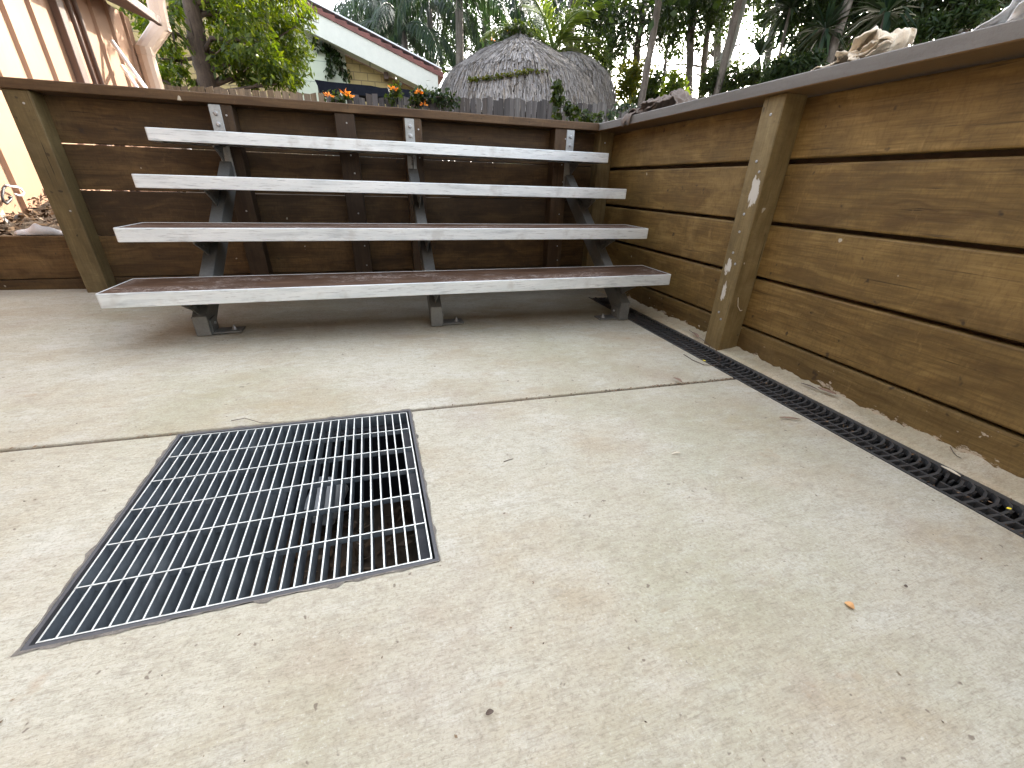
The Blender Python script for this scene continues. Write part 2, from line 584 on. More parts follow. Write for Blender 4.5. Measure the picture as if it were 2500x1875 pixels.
M_EDGE = seat_edge_mat()
M_SEAT = seat_top_mat()
M_SOIL = plain('garden_soil', (0.085, 0.06, 0.038), 0.95, 0, 0.5, 9, 0.8)
M_LAWN = plain('distant_ground', (0.075, 0.085, 0.035), 0.95, 0, 0.4, 2, 0.5)
M_LITTER = leaf_mat('leaf_litter', [(0.05, 0.03, 0.018), (0.11, 0.07, 0.04), (0.19, 0.12, 0.07), (0.26, 0.18, 0.11)], 0.05, 0.2, (1, 1, 1))
M_MULCH = leaf_mat('bark_mulch', [(0.03, 0.018, 0.010), (0.07, 0.042, 0.022), (0.12, 0.075, 0.04), (0.22, 0.15, 0.09)], 0.0, 0.2, (1, 1, 1))
M_DRY = plain('dry_leaf', (0.20, 0.125, 0.085), 0.7, 0, 0.35, 40, 0.3)
M_TWIG = plain('dry_twig', (0.085, 0.06, 0.045), 0.8, 0, 0.3, 40, 0.3)
M_STRAW = plain('pale_wood_chip', (0.62, 0.55, 0.42), 0.7, 0, 0.2, 40)
M_CHIP = plain('orange_wood_chip', (0.55, 0.30, 0.12), 0.6, 0, 0.25, 40)
M_YELLOW = plain('yellow_petal', (0.85, 0.72, 0.05), 0.5, 0, 0.1)
M_SPECK = plain('dark_grit', (0.07, 0.05, 0.035), 0.9, 0, 0.5, 60)

# ------------------------------------------------------------------ the ground and the patio
gx0, gx1, gy0, gy1 = -1, 1, -1, 1
HC = np.array([-0.24825, 0.7935])                 # middle of the grate, which sits a little askew
GA = 0.018


def gpt(a, b):                                    # grate coordinates -> plan
    ca, sa = math.cos(GA), math.sin(GA)
    return HC + np.array([a * ca - b * sa, a * sa + b * ca])


GHX, GHY = 0.2835, 0.2765
JY = 1.0735                                       # the expansion joint


def slab(name, rects, mat):
    """top faces given as polygons, with sides down to 0.12 below"""
    mb = MB()
    vid, edges = {}, {}
    for poly in rects:
        ids = []
        for p in poly:
            k = (round(p[0], 5), round(p[1], 5))
            if k not in vid:
                vid[k] = len(mb.v)
                mb.v.append((p[0], p[1], fz(p[0])))
            ids.append(vid[k])
        mb.f.append(tuple(ids))
        for a, b in zip(ids, ids[1:] + ids[:1]):
            edges[(a, b)] = 1
    n = len(mb.v)
    mb.v += [(x, y, z - 0.12) for x, y, z in mb.v[:n]]
    for (a, b) in list(edges):
        if (b, a) not in edges:
            mb.f.append((a, a + n, b + n, b))
    o = obj(name, mb, mat, None, (0, 0, 0), bevel=0.0045, seg=2)
    return tag(o, kind='structure')


H0, H1, H2, H3 = gpt(-GHX, -GHY), gpt(GHX, -GHY), gpt(GHX, GHY), gpt(-GHX, GHY)
XL, YN = -6.0, -5.0
slab('patio', [
    [(XL, YN), (H0[0], YN), tuple(H0), (H3[0], JY - 0.006), (XL, JY - 0.006)],
    [(H0[0], YN), (H1[0], YN), tuple(H1), tuple(H0)],
    [(H1[0], YN), (1.2055, YN), (1.2055, JY - 0.006), (H2[0], JY - 0.006), tuple(H1)]], M_CONC)
slab('patio', [[(XL, JY + 0.006), (H3[0], JY + 0.006), (H2[0], JY + 0.006), (1.2055, JY + 0.006), (1.2055, 2.303), (1.2055, 2.86), (XL, 2.86)],
               [(1.2055, 2.303), (1.358, 2.303), (1.358, 2.86), (1.2055, 2.86)]], M_CONC)
mb = MB()
for x0, x1 in ((XL, H3[0] - 0.004), (H2[0] + 0.004, 1.2)):
    n = 40
    for i in range(n):
        a, b = x0 + (x1 - x0) * i / n, x0 + (x1 - x0) * (i + 1) / n
        mb.add([(a, JY - 0.0062, fz(a) - 0.007), (b, JY - 0.0062, fz(b) - 0.007), (b, JY + 0.0062, fz(b) - 0.007), (a, JY + 0.0062, fz(a) - 0.007)], [(0, 1, 2, 3)])
tag(obj('joint_filler', mb, M_SOIL, None), kind='structure')

# strip of mortar between drain and right wall, with a ragged, slightly raised wall edge
mb = MB()
ny = 420
ys_ = np.linspace(-3.0, 2.84, ny)
for i, y in enumerate(ys_):
    e = 0.0022 * math.sin(y * 41 + 2 * math.sin(y * 13)) + 0.0018 * nr.normal()
    for j, (x, dz) in enumerate(((1.3565 + e * 0.25, -0.03), (1.3570 + e * 0.25, 0.0), (1.385, 0.003 + e * 0.3), (1.42, 0.006 + e * 0.6), (1.456, 0.010 + 1.6 * e + 0.003 * math.sin(y * 5.3)))):
        mb.v.append((x, y, fz(x) + dz))
for i in range(ny - 1):
    for j in range(4):
        mb.f.append((i * 5 + j, i * 5 + j + 1, i * 5 + j + 6, i * 5 + j + 5))
tag(obj('concrete_strip', mb, M_STRIP, None, flip=False, smooth=True), kind='structure')

# ground sheet to the horizon, below everything, and the higher garden behind the walls
mb = MB()
mb.add([(-400, -400, -0.75), (400, -400, -0.75), (400, 400, -0.75), (-400, 400, -0.75)], [(0, 1, 2, 3)])
tag(obj('ground', mb, M_LAWN, None, flip=False), kind='structure')


def sm(a, b, x):
    t = min(1, max(0, (x - a) / (b - a)))
    return t * t * (3 - 2 * t)


def gh(x, y):                                     # height of the garden
    low = 0.262 + 0.21 * min(0.75, max(0, y - 2.82)) + 0.012 * math.sin(x * 9) * math.sin(y * 7)
    high = 0.80 + 0.02 * math.sin(x * 3 + y * 2)
    k = sm(0.35, 1.25, x - 0.08 * (y - 3))
    h = low + (high - low) * k
    if x > 1.5:
        h = max(h, high)
    return h


def sheet(name, xs, ys, mat, hole=None):
    mb = MB()
    nx, ny = len(xs), len(ys)
    for y in ys:
        for x in xs:
            mb.v.append((x, y, gh(x, y)))
    for j in range(ny - 1):
        for i in range(nx - 1):
            mb.f.append((j * nx + i, j * nx + i + 1, (j + 1) * nx + i + 1, (j + 1) * nx + i))
    return mb


xs1 = sorted(set(list(np.linspace(-6, 1.50, 70)) + [-300, -60, -20, -10, 3, 5, 8, 12, 20, 60, 300]))
ys1 = list(np.linspace(2.80, 9, 60)) + [12, 16, 24, 40, 90, 300]
tag(obj('garden_ground', sheet('g', xs1, ys1, M_SOIL), M_SOIL, None, smooth=True), kind='structure')
xs2 = [1.505, 1.7, 2, 3, 4.5, 7, 12, 30, 100, 300]
ys2 = [-300, -60, -20, -8, -4, -2, -1, 0, 1, 2, 2.8]
tag(obj('garden_terrace', sheet('g', xs2, ys2, M_SOIL), M_SOIL, None, smooth=True), kind='structure')

mb = MB().box(1.506, 1.60, -3.0, 2.80, -0.3, 0.79)
mb.box(0.45, 1.50, 2.803, 2.90, -0.3, 0.60)
tag(obj('garden_bank', mb, M_SOIL, None), kind='structure')

# ------------------------------------------------------------------ right retaining wall
XW, XP = 1.4537, 1.3575
rw = thing('retaining_wall', (1.45, 0.8, fz(1.45)), 'long timber retaining wall right of the drain, brown boards under a grey cap board', 'retaining wall')
gaps = [0.0785, 0.284, 0.490, 0.7016]
tops = [-0.06] + gaps + [0.897]
gw = [0.0, 0.0045, 0.0065, 0.0068, 0.0085, 0.0]
for i in range(5):
    mb = MB()
    wob = [0.0, 0.002, -0.001, 0.0015, 0.0][i]
    mb.box(XW + wob, XW + 0.045 + wob, -3.0, 2.80, tops[i] + gw[i], tops[i + 1] - gw[i + 1])
    o = obj('board', mb, M_SPLASH if i == 0 else M_WALLWOOD, rw, bevel=0.006, seg=2)
    if i == 0:
        tag(o, 'lowest board of the wall, splashed with dried mortar')
mb = MB().box(1.333, 1.545, -3.0, 2.86, 0.9027, 0.943)
obj('cap_board', mb, M_CAPR, rw, bevel=0.003)


def screw(c, n, parent, r=0.0052):
    mb = MB().disc(c, n, r, 0.0025, 10)
    return obj('screw', mb, M_BOLT, parent)


for yp, mm, lab in ((1.3356, M_POSTPAINT, 'olive timber post smeared with white paint'), (2.665, M_POSTV, None), (-0.75, M_POSTV, None)):
    mb = MB().box(XP, XW - 0.001, yp, yp + 0.0932, -0.08, 0.9027)
    # give the paint texture a local frame: the mesh keeps its own origin
    me_parent = rw
    p = obj('post', mb, mm, rw, bevel=0.004, seg=2)
    if lab:
        tag(p, lab)
        base = np.array([XP, yp, 0.0])
        p.data.transform(Matrix.Translation(Vector((ROOT[rw] - base) * S)))
        p.location = Vector((base - ROOT[rw]) * S)
        for zz, yy in ((0.845, 0.045), (0.70, 0.055), (0.665, 0.03), (0.52, 0.05), (0.455, 0.05), (0.375, 0.055), (0.335, 0.03), (0.13, 0.05), (0.105, 0.03)):
            s_ = screw((XP, yp + yy, zz), (-1, 0, 0), p, 0.0048)
            s_.data.transform(Matrix.Translation(Vector((ROOT[rw] - base) * S)))
    elif yp > 2:
        for zz in (0.845, 0.75, 0.57, 0.22):
            screw((1.395, yp, zz), (0, -1, 0), p, 0.0048)
# two bolt ends beside the painted post
for zz in (0.655,):
    for dx in (0.0, 0.0):
        pass
for (u, v) in ((1905, 433), (1889, 434)):
    q = onX(u, v, XW - 0.002)
    mb = MB().disc(q, (-1, 0, 0), 0.006, 0.008, 6)
    obj('bolt', mb, M_BOLT, rw)

# ------------------------------------------------------------------ back timber wall
YP, YB = 2.65, 2.74
bw = thing('timber_wall', (0, 2.7, 0), 'dark brown timber board wall behind the tiered bench, with a brown cap and daylight slits', 'timber wall')
gb = [0.088, 0.299, 0.511, 0.711]
tb = [-0.1] + gb + [0.8995]
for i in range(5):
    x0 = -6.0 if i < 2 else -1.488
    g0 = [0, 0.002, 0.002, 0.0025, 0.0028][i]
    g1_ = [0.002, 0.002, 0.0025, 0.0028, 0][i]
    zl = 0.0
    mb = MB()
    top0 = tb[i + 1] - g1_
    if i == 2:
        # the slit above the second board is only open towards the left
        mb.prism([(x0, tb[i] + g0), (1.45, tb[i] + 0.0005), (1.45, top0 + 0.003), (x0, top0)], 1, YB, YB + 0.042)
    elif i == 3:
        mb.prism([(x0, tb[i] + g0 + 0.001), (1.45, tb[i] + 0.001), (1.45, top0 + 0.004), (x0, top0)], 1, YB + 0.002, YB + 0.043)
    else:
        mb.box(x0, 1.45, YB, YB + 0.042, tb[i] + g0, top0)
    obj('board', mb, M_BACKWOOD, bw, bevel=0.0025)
mb = MB().box(-1.53, 1.3325, 2.64, 2.86, 0.9030, 0.943)
obj('cap_board', mb, M_CAPBACK, bw, bevel=0.003)
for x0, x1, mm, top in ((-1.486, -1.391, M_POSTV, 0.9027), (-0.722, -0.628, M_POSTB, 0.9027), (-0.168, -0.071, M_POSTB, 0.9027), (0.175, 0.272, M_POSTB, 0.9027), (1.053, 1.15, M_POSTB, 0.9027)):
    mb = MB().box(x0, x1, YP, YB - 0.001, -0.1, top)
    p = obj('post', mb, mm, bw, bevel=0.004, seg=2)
    for zz in (0.86, 0.72, 0.62, 0.43, 0.24, 0.14):
        if x0 > -0.2 or zz in (0.86, 0.43):
            screw((x1 - 0.030 + 0.012 * rnd.uniform(-1, 1), YP, zz + rnd.uniform(-.01, .01)), (0, -1, 0), p, 0.0042)

# ------------------------------------------------------------------ tiered bench
yS = [1.7074, 1.9548, 2.214, 2.464]
zT = [0.2273, 0.4121, 0.5919, 0.7761]
dS = [0.255, 0.235, 0.24, 0.175]
xSl = [-0.942, -0.944, -0.941, -0.941]
xSr = [1.332, 1.331, 1.327, 1.327]
TH = 0.0505
bl = thing('bleacher', (0.2, 2.1, 0), 'four tier bleacher of white edged brown planks on three steel legs in the corner', 'bleacher')
for i in range(4):
    x0, x1, y0, y1, z1 = xSl[i], xSr[i], yS[i], yS[i] + dS[i], zT[i]
    z0 = z1 - TH
    mb = MB().box(x0 + 0.0045, x1 - 0.0045, y0 + 0.0045, y1 - 0.0045, z0 + 0.004, z1 - 0.0015)
    pl = obj('seat_plank', mb, M_SEAT, bl)
    # metal channel all round: a closed ring with rounded corners, lipping a few mm over the top
    cr = 0.008

    def ringpts(x0, x1, y0, y1, r):
        pts = []
        for cx, cy, a0 in ((x1 - r, y0 + r, -90), (x1 - r, y1 - r, 0), (x0 + r, y1 - r, 90), (x0 + r, y0 + r, 180)):
            for k in range(5):
                a = math.radians(a0 + 22.5 * k)
                pts.append((cx + r * math.cos(a), cy + r * math.sin(a)))
        return pts
    outer = ringpts(x0, x1, y0, y1, cr)
    inner = ringpts(x0 + 0.004, x1 - 0.004, y0 + 0.004, y1 - 0.004, cr * 0.5)
    mid = ringpts(x0 + 0.0015, x1 - 0.0015, y0 + 0.0015, y1 - 0.0015, cr * 0.8)
    inn2 = ringpts(x0 + 0.012, x1 - 0.012, y0 + 0.012, y1 - 0.012, cr * 0.4)
    n = len(outer)
    mb = MB()
    lay = [(inn2, z0 - 0.0002), (mid, z0), (outer, z0 + 0.002), (outer, z1 - 0.002), (mid, z1), (inner, z1), (inner, z1 - 0.006)]
    for pts, z in lay:
        mb.v += [(x, y, z) for x, y in pts]
    for l in range(len(lay) - 1):
        for k in range(n):
            mb.f.append((l * n + k, l * n + (k + 1) % n, (l + 1) * n + (k + 1) % n, (l + 1) * n + k))
    obj('metal_edge', mb, M_EDGE, pl)

SL = 0.726
LEGS = ((-0.716, -0.700, 1.835), (0.206, 0.207, 1.827), (1.161, 1.150, 1.800))
HW = 0.0255


def slope_z(y, yf):
    return 0.088 + SL * (y - 1.827)


for xa, xb, yf in LEGS:
    def xc(y):
        return xa + (xb - xa) * (y - 1.83) / 0.8
    flo = fz(xa)
    ya, yt = 1.80, 2.615
    # inclined rectangular tube
    dv = 0.108
    mb = MB()
    za, zt_ = slope_z(1.85, yf), slope_z(yt, yf)
    b = [(xa - HW, 1.86, slope_z(1.86, yf) - dv), (xa + HW, 1.86, slope_z(1.86, yf) - dv), (xb + HW, yt, zt_ - dv), (xb - HW, yt, zt_ - dv)]
    ystart = yf + 0.003
    t_ = [(xa - HW, ystart, slope_z(ystart, yf)), (xa + HW, ystart, slope_z(ystart, yf)), (xb + HW, yt, zt_), (xb - HW, yt, zt_)]
    b[0] = (xa - HW, ystart + 0.085, slope_z(ystart + 0.085, yf) - dv)
    b[1] = (xa + HW, ystart + 0.085, slope_z(ystart + 0.085, yf) - dv)
    mb.hexa(b, t_)
    st = obj('leg_frame', mb, M_FRAME, bl, bevel=0.003, seg=2)
    # upright foot
    mb = MB().box(xa - HW - 0.0006, xa + HW + 0.0006, yf, yf + 0.088, flo + 0.004, slope_z(yf, yf) + 0.004)
    obj('foot', mb, M_FRAME, st, bevel=0.003, seg=2)
    # angle bracket bolted to the patio
    side = -1 if xa > 1 else 1
    xe = xa + side * (HW + 0.0012)
    mb = MB()
    xx = sorted((xe, xe + side * 0.004))
    mb.box(xx[0], xx[1], yf + 0.015, yf + 0.082, flo + 0.012, flo + 0.066)
    xx = sorted((xe, xe + side * 0.10))
    mb.box(xx[0], xx[1], yf + 0.015, yf + 0.082, flo + 0.006 - 0.0, flo + 0.0115)
    obj('base_bracket', mb, M_FRAME, st)
    mb = MB()
    for k, dx in enumerate((0.070,)):
        c = (xe + side * dx, yf + 0.045, flo + 0.0115)
        mb.disc(c, (0, 0, 1), 0.011, 0.003, 12)
        mb.disc((c[0], c[1], c[2] + 0.003), (0, 0, 1), 0.007, 0.008, 6)
        mb.tube([(c[0], c[1], c[2] + 0.01), (c[0], c[1], c[2] + 0.019)], 0.0035, 8)
    obj('anchor_bolt', mb, M_BOLT, st)
    mb = MB().disc((xe + side * 0.004, yf + 0.05, flo + 0.042), (side, 0, 0), 0.006, 0.006, 6)
    obj('bolt', mb, M_BOLT, st)
    # a curved gusset under each seat
    for i in range(4):
        zb = zT[i] - TH
        y_top = yS[i] + 0.035
        def yon(z):
            return 1.827 + (z - 0.088) / SL
        poly = [(y_top, zb - 0.0005), (y_top, zb - 0.012)]
        p1 = np.array([y_top, zb - 0.012])
        zl = zb - 0.074
        p2 = np.array([yon(zl) + 0.004, zl])
        for k in range(1, 7):
            s_ = k / 7
            q = p1 + (p2 - p1) * s_
            poly.append((q[0] + 0.018 * math.sin(math.pi * s_), q[1] - 0.000 * s_ - 0.006 * math.sin(math.pi * s_)))
        poly.append(tuple(p2))
        poly.append((min(yS[i] + dS[i] - 0.01, yon(zb) + 0.004), zb - 0.0005))
        x_ = xc(yS[i])
        mb = MB()
        for off in (-0.0262, 0.0232) if False else (-0.003,):
            mb.prism(poly, 0, x_ + off, x_ + off + 0.006)
        mb.box(x_ - 0.02, x_ + 0.02, y_top, min(y_top + 0.16, yS[i] + dS[i] - 0.02), zb - 0.005, zb - 0.0008)
        for (dy, dz) in ((0.035, -0.018), (0.075, -0.028), (0.105, -0.045)):
            for sgn in (-1, 1):
                mb.disc((x_ + 0.003 * sgn, y_top + dy, zb + dz), (sgn, 0, 0), 0.0042, 0.004, 6)
        obj('gusset', mb, M_FRAME, st)
    # flat plate up the wall post with two bolts
    mb = MB().box(xb - 0.0245, xb + 0.0245, YP - 0.0075, YP - 0.001, 0.53, 0.898)
    obj('wall_plate', mb, M_GALV, st, bevel=0.0015)
    for zz in (0.862, 0.818):
        mb = MB()
        mb.disc((xb + 0.001, YP - 0.0075, zz), (0, -1, 0), 0.0105, 0.002, 14)
        mb.disc((xb + 0.001, YP - 0.0095, zz), (0, -1, 0), 0.0085, 0.006, 6)
        obj('bolt', mb, M_BOLT, st)

# ------------------------------------------------------------------ square grate over the sump
gz = fz(HC[0])
gr = thing('drain_grate', (HC[0], HC[1], gz), 'square galvanised steel grate set in the patio in front of the bleacher', 'drain grate')


def gbox(mb, a0, a1, b0, b1, z0, z1):
    q = [gpt(a0, b0), gpt(a1, b0), gpt(a1, b1), gpt(a0, b1)]
    return mb.hexa([(p[0], p[1], fz(p[0]) + z0) for p in q], [(p[0], p[1], fz(p[0]) + z1) for p in q])


mb = MB()
for a0, a1, b0, b1 in ((-GHX, GHX, -GHY, -GHY + 0.006), (-GHX, GHX, GHY - 0.006, GHY), (-GHX, -GHX + 0.006, -GHY + 0.006, GHY - 0.006), (GHX - 0.006, GHX, -GHY + 0.006, GHY - 0.006)):
    gbox(mb, a0, a1, b0, b1, -0.045, 0.0005)
for a0, a1, b0, b1 in ((-GHX + 0.008, GHX - 0.008, -GHY + 0.008, -GHY + 0.028), (-GHX + 0.008, GHX - 0.008, GHY - 0.028, GHY - 0.008),
                       (-GHX + 0.008, -GHX + 0.034, -GHY + 0.028, GHY - 0.028), (GHX - 0.034, GHX - 0.008, -GHY + 0.028, GHY - 0.028)):
    gbox(mb, a0, a1, b0, b1, -0.045, -0.037)
obj('outer_frame', mb, M_GFRAME, gr)
mb = MB()
n = 220
R9 = np.random.default_rng(90)
per = []
for k in range(n):
    t = k / n * 4
    sd_, q = int(t), t - int(t)
    per.append([(-GHX + 2 * GHX * q, -GHY, 0, -1), (GHX, -GHY + 2 * GHY * q, 1, 0), (GHX - 2 * GHX * q, GHY, 0, 1), (-GHX, GHY - 2 * GHY * q, -1, 0)][sd_])
wd = np.convolve(np.concatenate([R9.gamma(1.3, 0.0022, n)] * 3), np.ones(2) / 2, 'same')[n:2 * n] + 0.0006
for k, (a, b, ax, by) in enumerate(per):
    corner = min(abs(abs(a) - GHX), abs(abs(b) - GHY)) < 1e-6 and abs(abs(a) - GHX) < 0.012 and abs(abs(b) - GHY) < 0.012
    dx_ = ax if not corner else np.sign(a)
    dy_ = by if not corner else np.sign(b)
    for o_ in (0.0002, wd[k] if not corner else wd[k] * 0.9):
        p = gpt(a + dx_ * o_, b + dy_ * o_)
        mb.v.append((p[0], p[1], fz(p[0]) + 0.0012 - 0.05 * o_))
for k in range(n):
    j = (k + 1) % n
    mb.f.append((2 * k, 2 * k + 1, 2 * j + 1, 2 * j))
obj('grout', mb, M_GROUT, gr, flip=True)
IX, IY = 0.2715, 0.2665
mb = MB()
NBAR = 28
for k in range(NBAR):
    a = -IX + 2 * IX * k / (NBAR - 1)
    gbox(mb, a - 0.0013, a + 0.0013, -IY + 0.0016, IY - 0.0016, -0.040, -0.0018)
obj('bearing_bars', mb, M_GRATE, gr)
mb = MB()
for k in range(7):
    b = -IY + 2 * IY * k / 6
    d = 0.034 if k in (0, 6) else 0.014
    gbox(mb, -IX - 0.001, IX + 0.001, b - 0.0012, b + 0.0012, -d, -0.0010)
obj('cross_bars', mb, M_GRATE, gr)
# sump below
pit = thing('sump_pit', (HC[0], HC[1], -0.4), 'dark steel sump box under the square grate', 'sump pit')
mb = MB()
PD = 0.30
PX, PY = GHX - 0.006, GHY - 0.006
o0 = -0.0465
for a0, a1, b0, b1 in ((-PX, PX, -PY, -PY + 0.008), (-PX, PX, PY - 0.008, PY), (-PX, -PX + 0.008, -PY + 0.008, PY - 0.008), (PX - 0.008, PX, -PY + 0.008, PY - 0.008)):
    gbox(mb, a0, a1, b0, b1, -PD - 0.02, o0)
obj('pit_wall', mb, M_PIT, pit)
mb = MB()
gbox(mb, -PX, PX, -PY, PY, -PD - 0.03, -PD - 0.0205)
obj('pit_floor', mb, M_SOIL, pit)
# white pipe end rising to one side
c0 = np.array([-0.245, 0.955, -0.235])
dirv = np.array([0.35, 0.85, 0.35])
dirv /= np.linalg.norm(dirv)
a_ = np.cross(dirv, [0, 0, 1.0])
a_ /= np.linalg.norm(a_)
b_ = np.cross(a_, dirv)
mb = MB()
n = 28
rings = [(0.0, 0.047), (0.09, 0.047), (0.09, 0.047), (0.0, 0.0425)]
for (l, r) in ((0.0, 0.043), (0.0, 0.048), (0.10, 0.048), (0.10, 0.043)):
    mb.v += [tuple(c0 + dirv * l + r * (math.cos(2 * math.pi * k / n) * a_ + math.sin(2 * math.pi * k / n) * b_)) for k in range(n)]
for l in range(4):
    for k in range(n):
        mb.f.append((l * n + k, l * n + (k + 1) % n, ((l + 1) % 4) * n + (k + 1) % n, ((l + 1) % 4) * n + k))
tag(obj('drain_pipe', mb, M_PVC, None, tuple(c0), smooth=False), 'white plastic pipe end seen through the bars of the square grate', 'pipe')


def litter(n, cx, cy, rx, ry, z, size, seed, tilt=0.5, asp=0.4):
    r = np.random.default_rng(seed)
    V = []
    for _ in range(n):
        p = np.array([cx + rx * r.uniform(-1, 1), cy + ry * r.uniform(-1, 1), 0.0])
        p[2] = z(p[0], p[1]) + abs(r.normal(0, 0.006)) if callable(z) else z + abs(r.normal(0, 0.01))
        a = r.uniform(0, 6.28)
        d = np.array([math.cos(a), math.sin(a), r.normal(0, tilt)])
        d /= np.linalg.norm(d)
        s = np.cross(d, [r.normal(0, tilt), r.normal(0, tilt), 1])
        s /= np.linalg.norm(s)
        l = size * r.uniform(0.4, 1.3)
        V.append([p - d * l, p + s * l * asp, p + d * l, p - s * l * asp])
    return np.array(V)


V = litter(420, HC[0], HC[1], PX - 0.02, PY - 0.02, -PD - 0.012, 0.022, 5, 0.4, 0.35)
tag(cloud('leaf_litter', V, None, M_LITTER, None, (HC[0], HC[1], -PD)), 'brown leaf litter on the floor of the sump', 'leaf litter', kind='stuff')

# ------------------------------------------------------------------ trench drain by the right wall
dx0, dx1 = 1.208, 1.3565


def dgrate(name_loc, length, label, group, T=None):
    """black plastic grate panel: rails, one long rib, slightly slanting cross bars, in local coordinates x 0..W, y 0..length"""
    W = dx1 - dx0
    root = thing('channel_grate', name_loc, label, 'channel grate', group)
    f = T or (lambda x, y, z: (dx0 + x, name_loc[1] + y, fz(dx0 + x) + z))

    def hb(mb, q, z0, z1):
        mb.hexa([f(x, y, z0) for x, y in q], [f(x, y, z1) for x, y in q])
    mb = MB()
    hb(mb, [(0, 0), (0.009, 0), (0.009, length), (0, length)], -0.022, -0.001)
    hb(mb, [(W - 0.020, 0), (W, 0), (W, length), (W - 0.020, length)], -0.022, -0.004)
    obj('rail', mb, M_PLASTIC, root)
    mb = MB()
    hb(mb, [(0.045, 0.002), (0.0515, 0.002), (0.0515, length - 0.002), (0.045, length - 0.002)], -0.020, -0.0018)
    obj('long_rib', mb, M_PLASTIC, root)
    mb = MB()
    nb = int(round(length / 0.0222))
    pts = [(0.0088, 0.0), (0.045, -0.0035), (0.085, -0.001), (0.115, 0.010), (W - 0.0195, 0.024)]
    for k in range(nb + 1):
        y = length * k / nb
        y = min(max(y, 0.004), length - 0.030 if False else length)
        for (xa, ya), (xb, yb) in zip(pts, pts[1:]):
            h0 = 0.0032
            q = [(xa, y + ya - h0), (xb, y + yb - h0), (xb, y + yb + h0), (xa, y + ya + h0)]
            if all(-0.002 <= p[1] <= length + 0.001 for p in q):
                hb(mb, q, -0.018, -0.0026)
    for k in range(nb):                      # the small tongue in each of the wide slots
        y = length * (k + 0.55) / nb + 0.006
        if y + 0.004 < length:
            hb(mb, [(0.082, y - 0.002), (0.105, y + 0.001), (0.105, y + 0.005), (0.082, y + 0.002)], -0.020, -0.008)
    obj('cross_bars', mb, M_PLASTIC, root)
    return root


edges = [-0.98, -0.26, 0.462, 1.184, 1.906, 2.30]
labs = [None, 'black plastic channel grate nearest the camera, with a yellow petal on it',
        'black plastic channel grate below the right wall, between the two joints in the channel',
        'black plastic channel grate from the painted post to the bleacher leg',
        'black plastic channel grate at the shaded end of the drain, behind the right bleacher leg']
for k in range(1, 5):
    dgrate((1.28, edges[k] + 0.0015, fz(1.28)), edges[k + 1] - edges[k] - 0.003, labs[k], 'channel grates along the right wall')
ch = thing('drain_channel', (1.28, 1.0, -0.1), 'dark plastic gutter channel under the black channel grates', 'drain channel')
mb = MB()
for x0, x1, z0, z1 in ((dx0 - 0.0015, dx0 - 0.0003, -0.13, -0.028), (dx1 - 0.002, dx1 + 0.0005, -0.13, -0.032), (dx0 - 0.0015, dx1 + 0.0005, -0.14, -0.1305)):
    mb.box(x0, x1, -3, 2.8, z0, z1)
obj('channel_body', mb, M_PLASTIC, ch)

# ------------------------------------------------------------------ leaves, twigs and chips lying about
def blade(p, ang, length, width, lift=0.004, curl=0.3, n=7, bend=0.0):
    """a dry leaf: a curled strip with real thickness"""
    mb = MB()
    top, bot = [], []
    for i in range(n):
        t = i / (n - 1)
        w_ = width * math.sin(math.pi * (0.06 + 0.90 * t)) ** 0.8
        a = ang + bend * (t - 0.5)
        cx = p[0] + math.cos(ang) * length * (t - 0.5) - math.sin(ang) * bend * length * 0.25 * (1 - (2 * t - 1) ** 2)
        cy = p[1] + math.sin(ang) * length * (t - 0.5) + math.cos(ang) * bend * length * 0.25 * (1 - (2 * t - 1) ** 2)
        z = p[2] + 0.0025 + lift * math.sin(t * 3.1) + curl * width * (2 * t - 1) ** 2
        nx, ny = -math.sin(a), math.cos(a)
        for s_, zz in ((-1, 0.25), (0, -0.1), (1, 0.35)):
            top.append((cx + nx * w_ * 0.5 * s_, cy + ny * w_ * 0.5 * s_, z + zz * w_ * curl))
    k = len(top)
    mb.v = top + [(x, y, z - 0.0008) for x, y, z in top]
    for i in range(n - 1):
        for j in range(2):
            q = (i * 3 + j, i * 3 + j + 1, i * 3 + j + 4, i * 3 + j + 3)
            mb.f.append(q)
            mb.f.append(tuple(v + k for v in q[::-1]))
    rim = [i * 3 for i in range(n)] + [(n - 1) * 3 + 1] + [i * 3 + 2 for i in range(n - 1, -1, -1)] + [1]
    for a, b in zip(rim, rim[1:] + rim[:1]):
        mb.f.append((a, b, b + k, a + k))
    return mb


def place_leaf(name, u, v, u2, v2, width, mat, label, cat, z=None, lift=0.004, curl=0.3, bend=0.0):
    a, b = onF(u, v), onF(u2, v2)
    c = (a + b) / 2
    L = np.linalg.norm((b - a)[:2])
    c[2] = fz(c[0]) if z is None else z
    mb = blade(c, math.atan2(b[1] - a[1], b[0] - a[0]), L, width, lift, curl, bend=bend)
    return tag(obj(name, mb, mat, None, tuple(c)), label, cat)


place_leaf('dry_leaf', 1643, 928, 1664, 940, 0.013, M_DRY, 'brown curled leaf caught in the concrete joint near the drain', 'leaf', lift=0.01, curl=0.6)
place_leaf('dry_leaf', 1902, 1021, 1953, 1027, 0.008, M_DRY, 'slim reddish gum leaf lying on bare concrete left of the drain', 'leaf')
place_leaf('dry_leaf', 1952, 943, 1995, 960, 0.008, M_TWIG, 'long thin dry leaf on the mortar strip right of the drain', 'leaf', z=fz(1.4) + 0.009)
place_leaf('dry_leaf', 1992, 958, 2036, 976, 0.018, M_DRY, 'broken curled leaf at the end of a thin one on the mortar strip', 'leaf', z=fz(1.41) + 0.009, lift=0.008, curl=0.5)
place_leaf('dry_leaf', 1690, 820, 1704, 834, 0.017, M_DRY, 'brown hooked leaf on the mortar strip left of the painted post', 'leaf', z=fz(1.39) + 0.008, lift=0.01, curl=0.5)
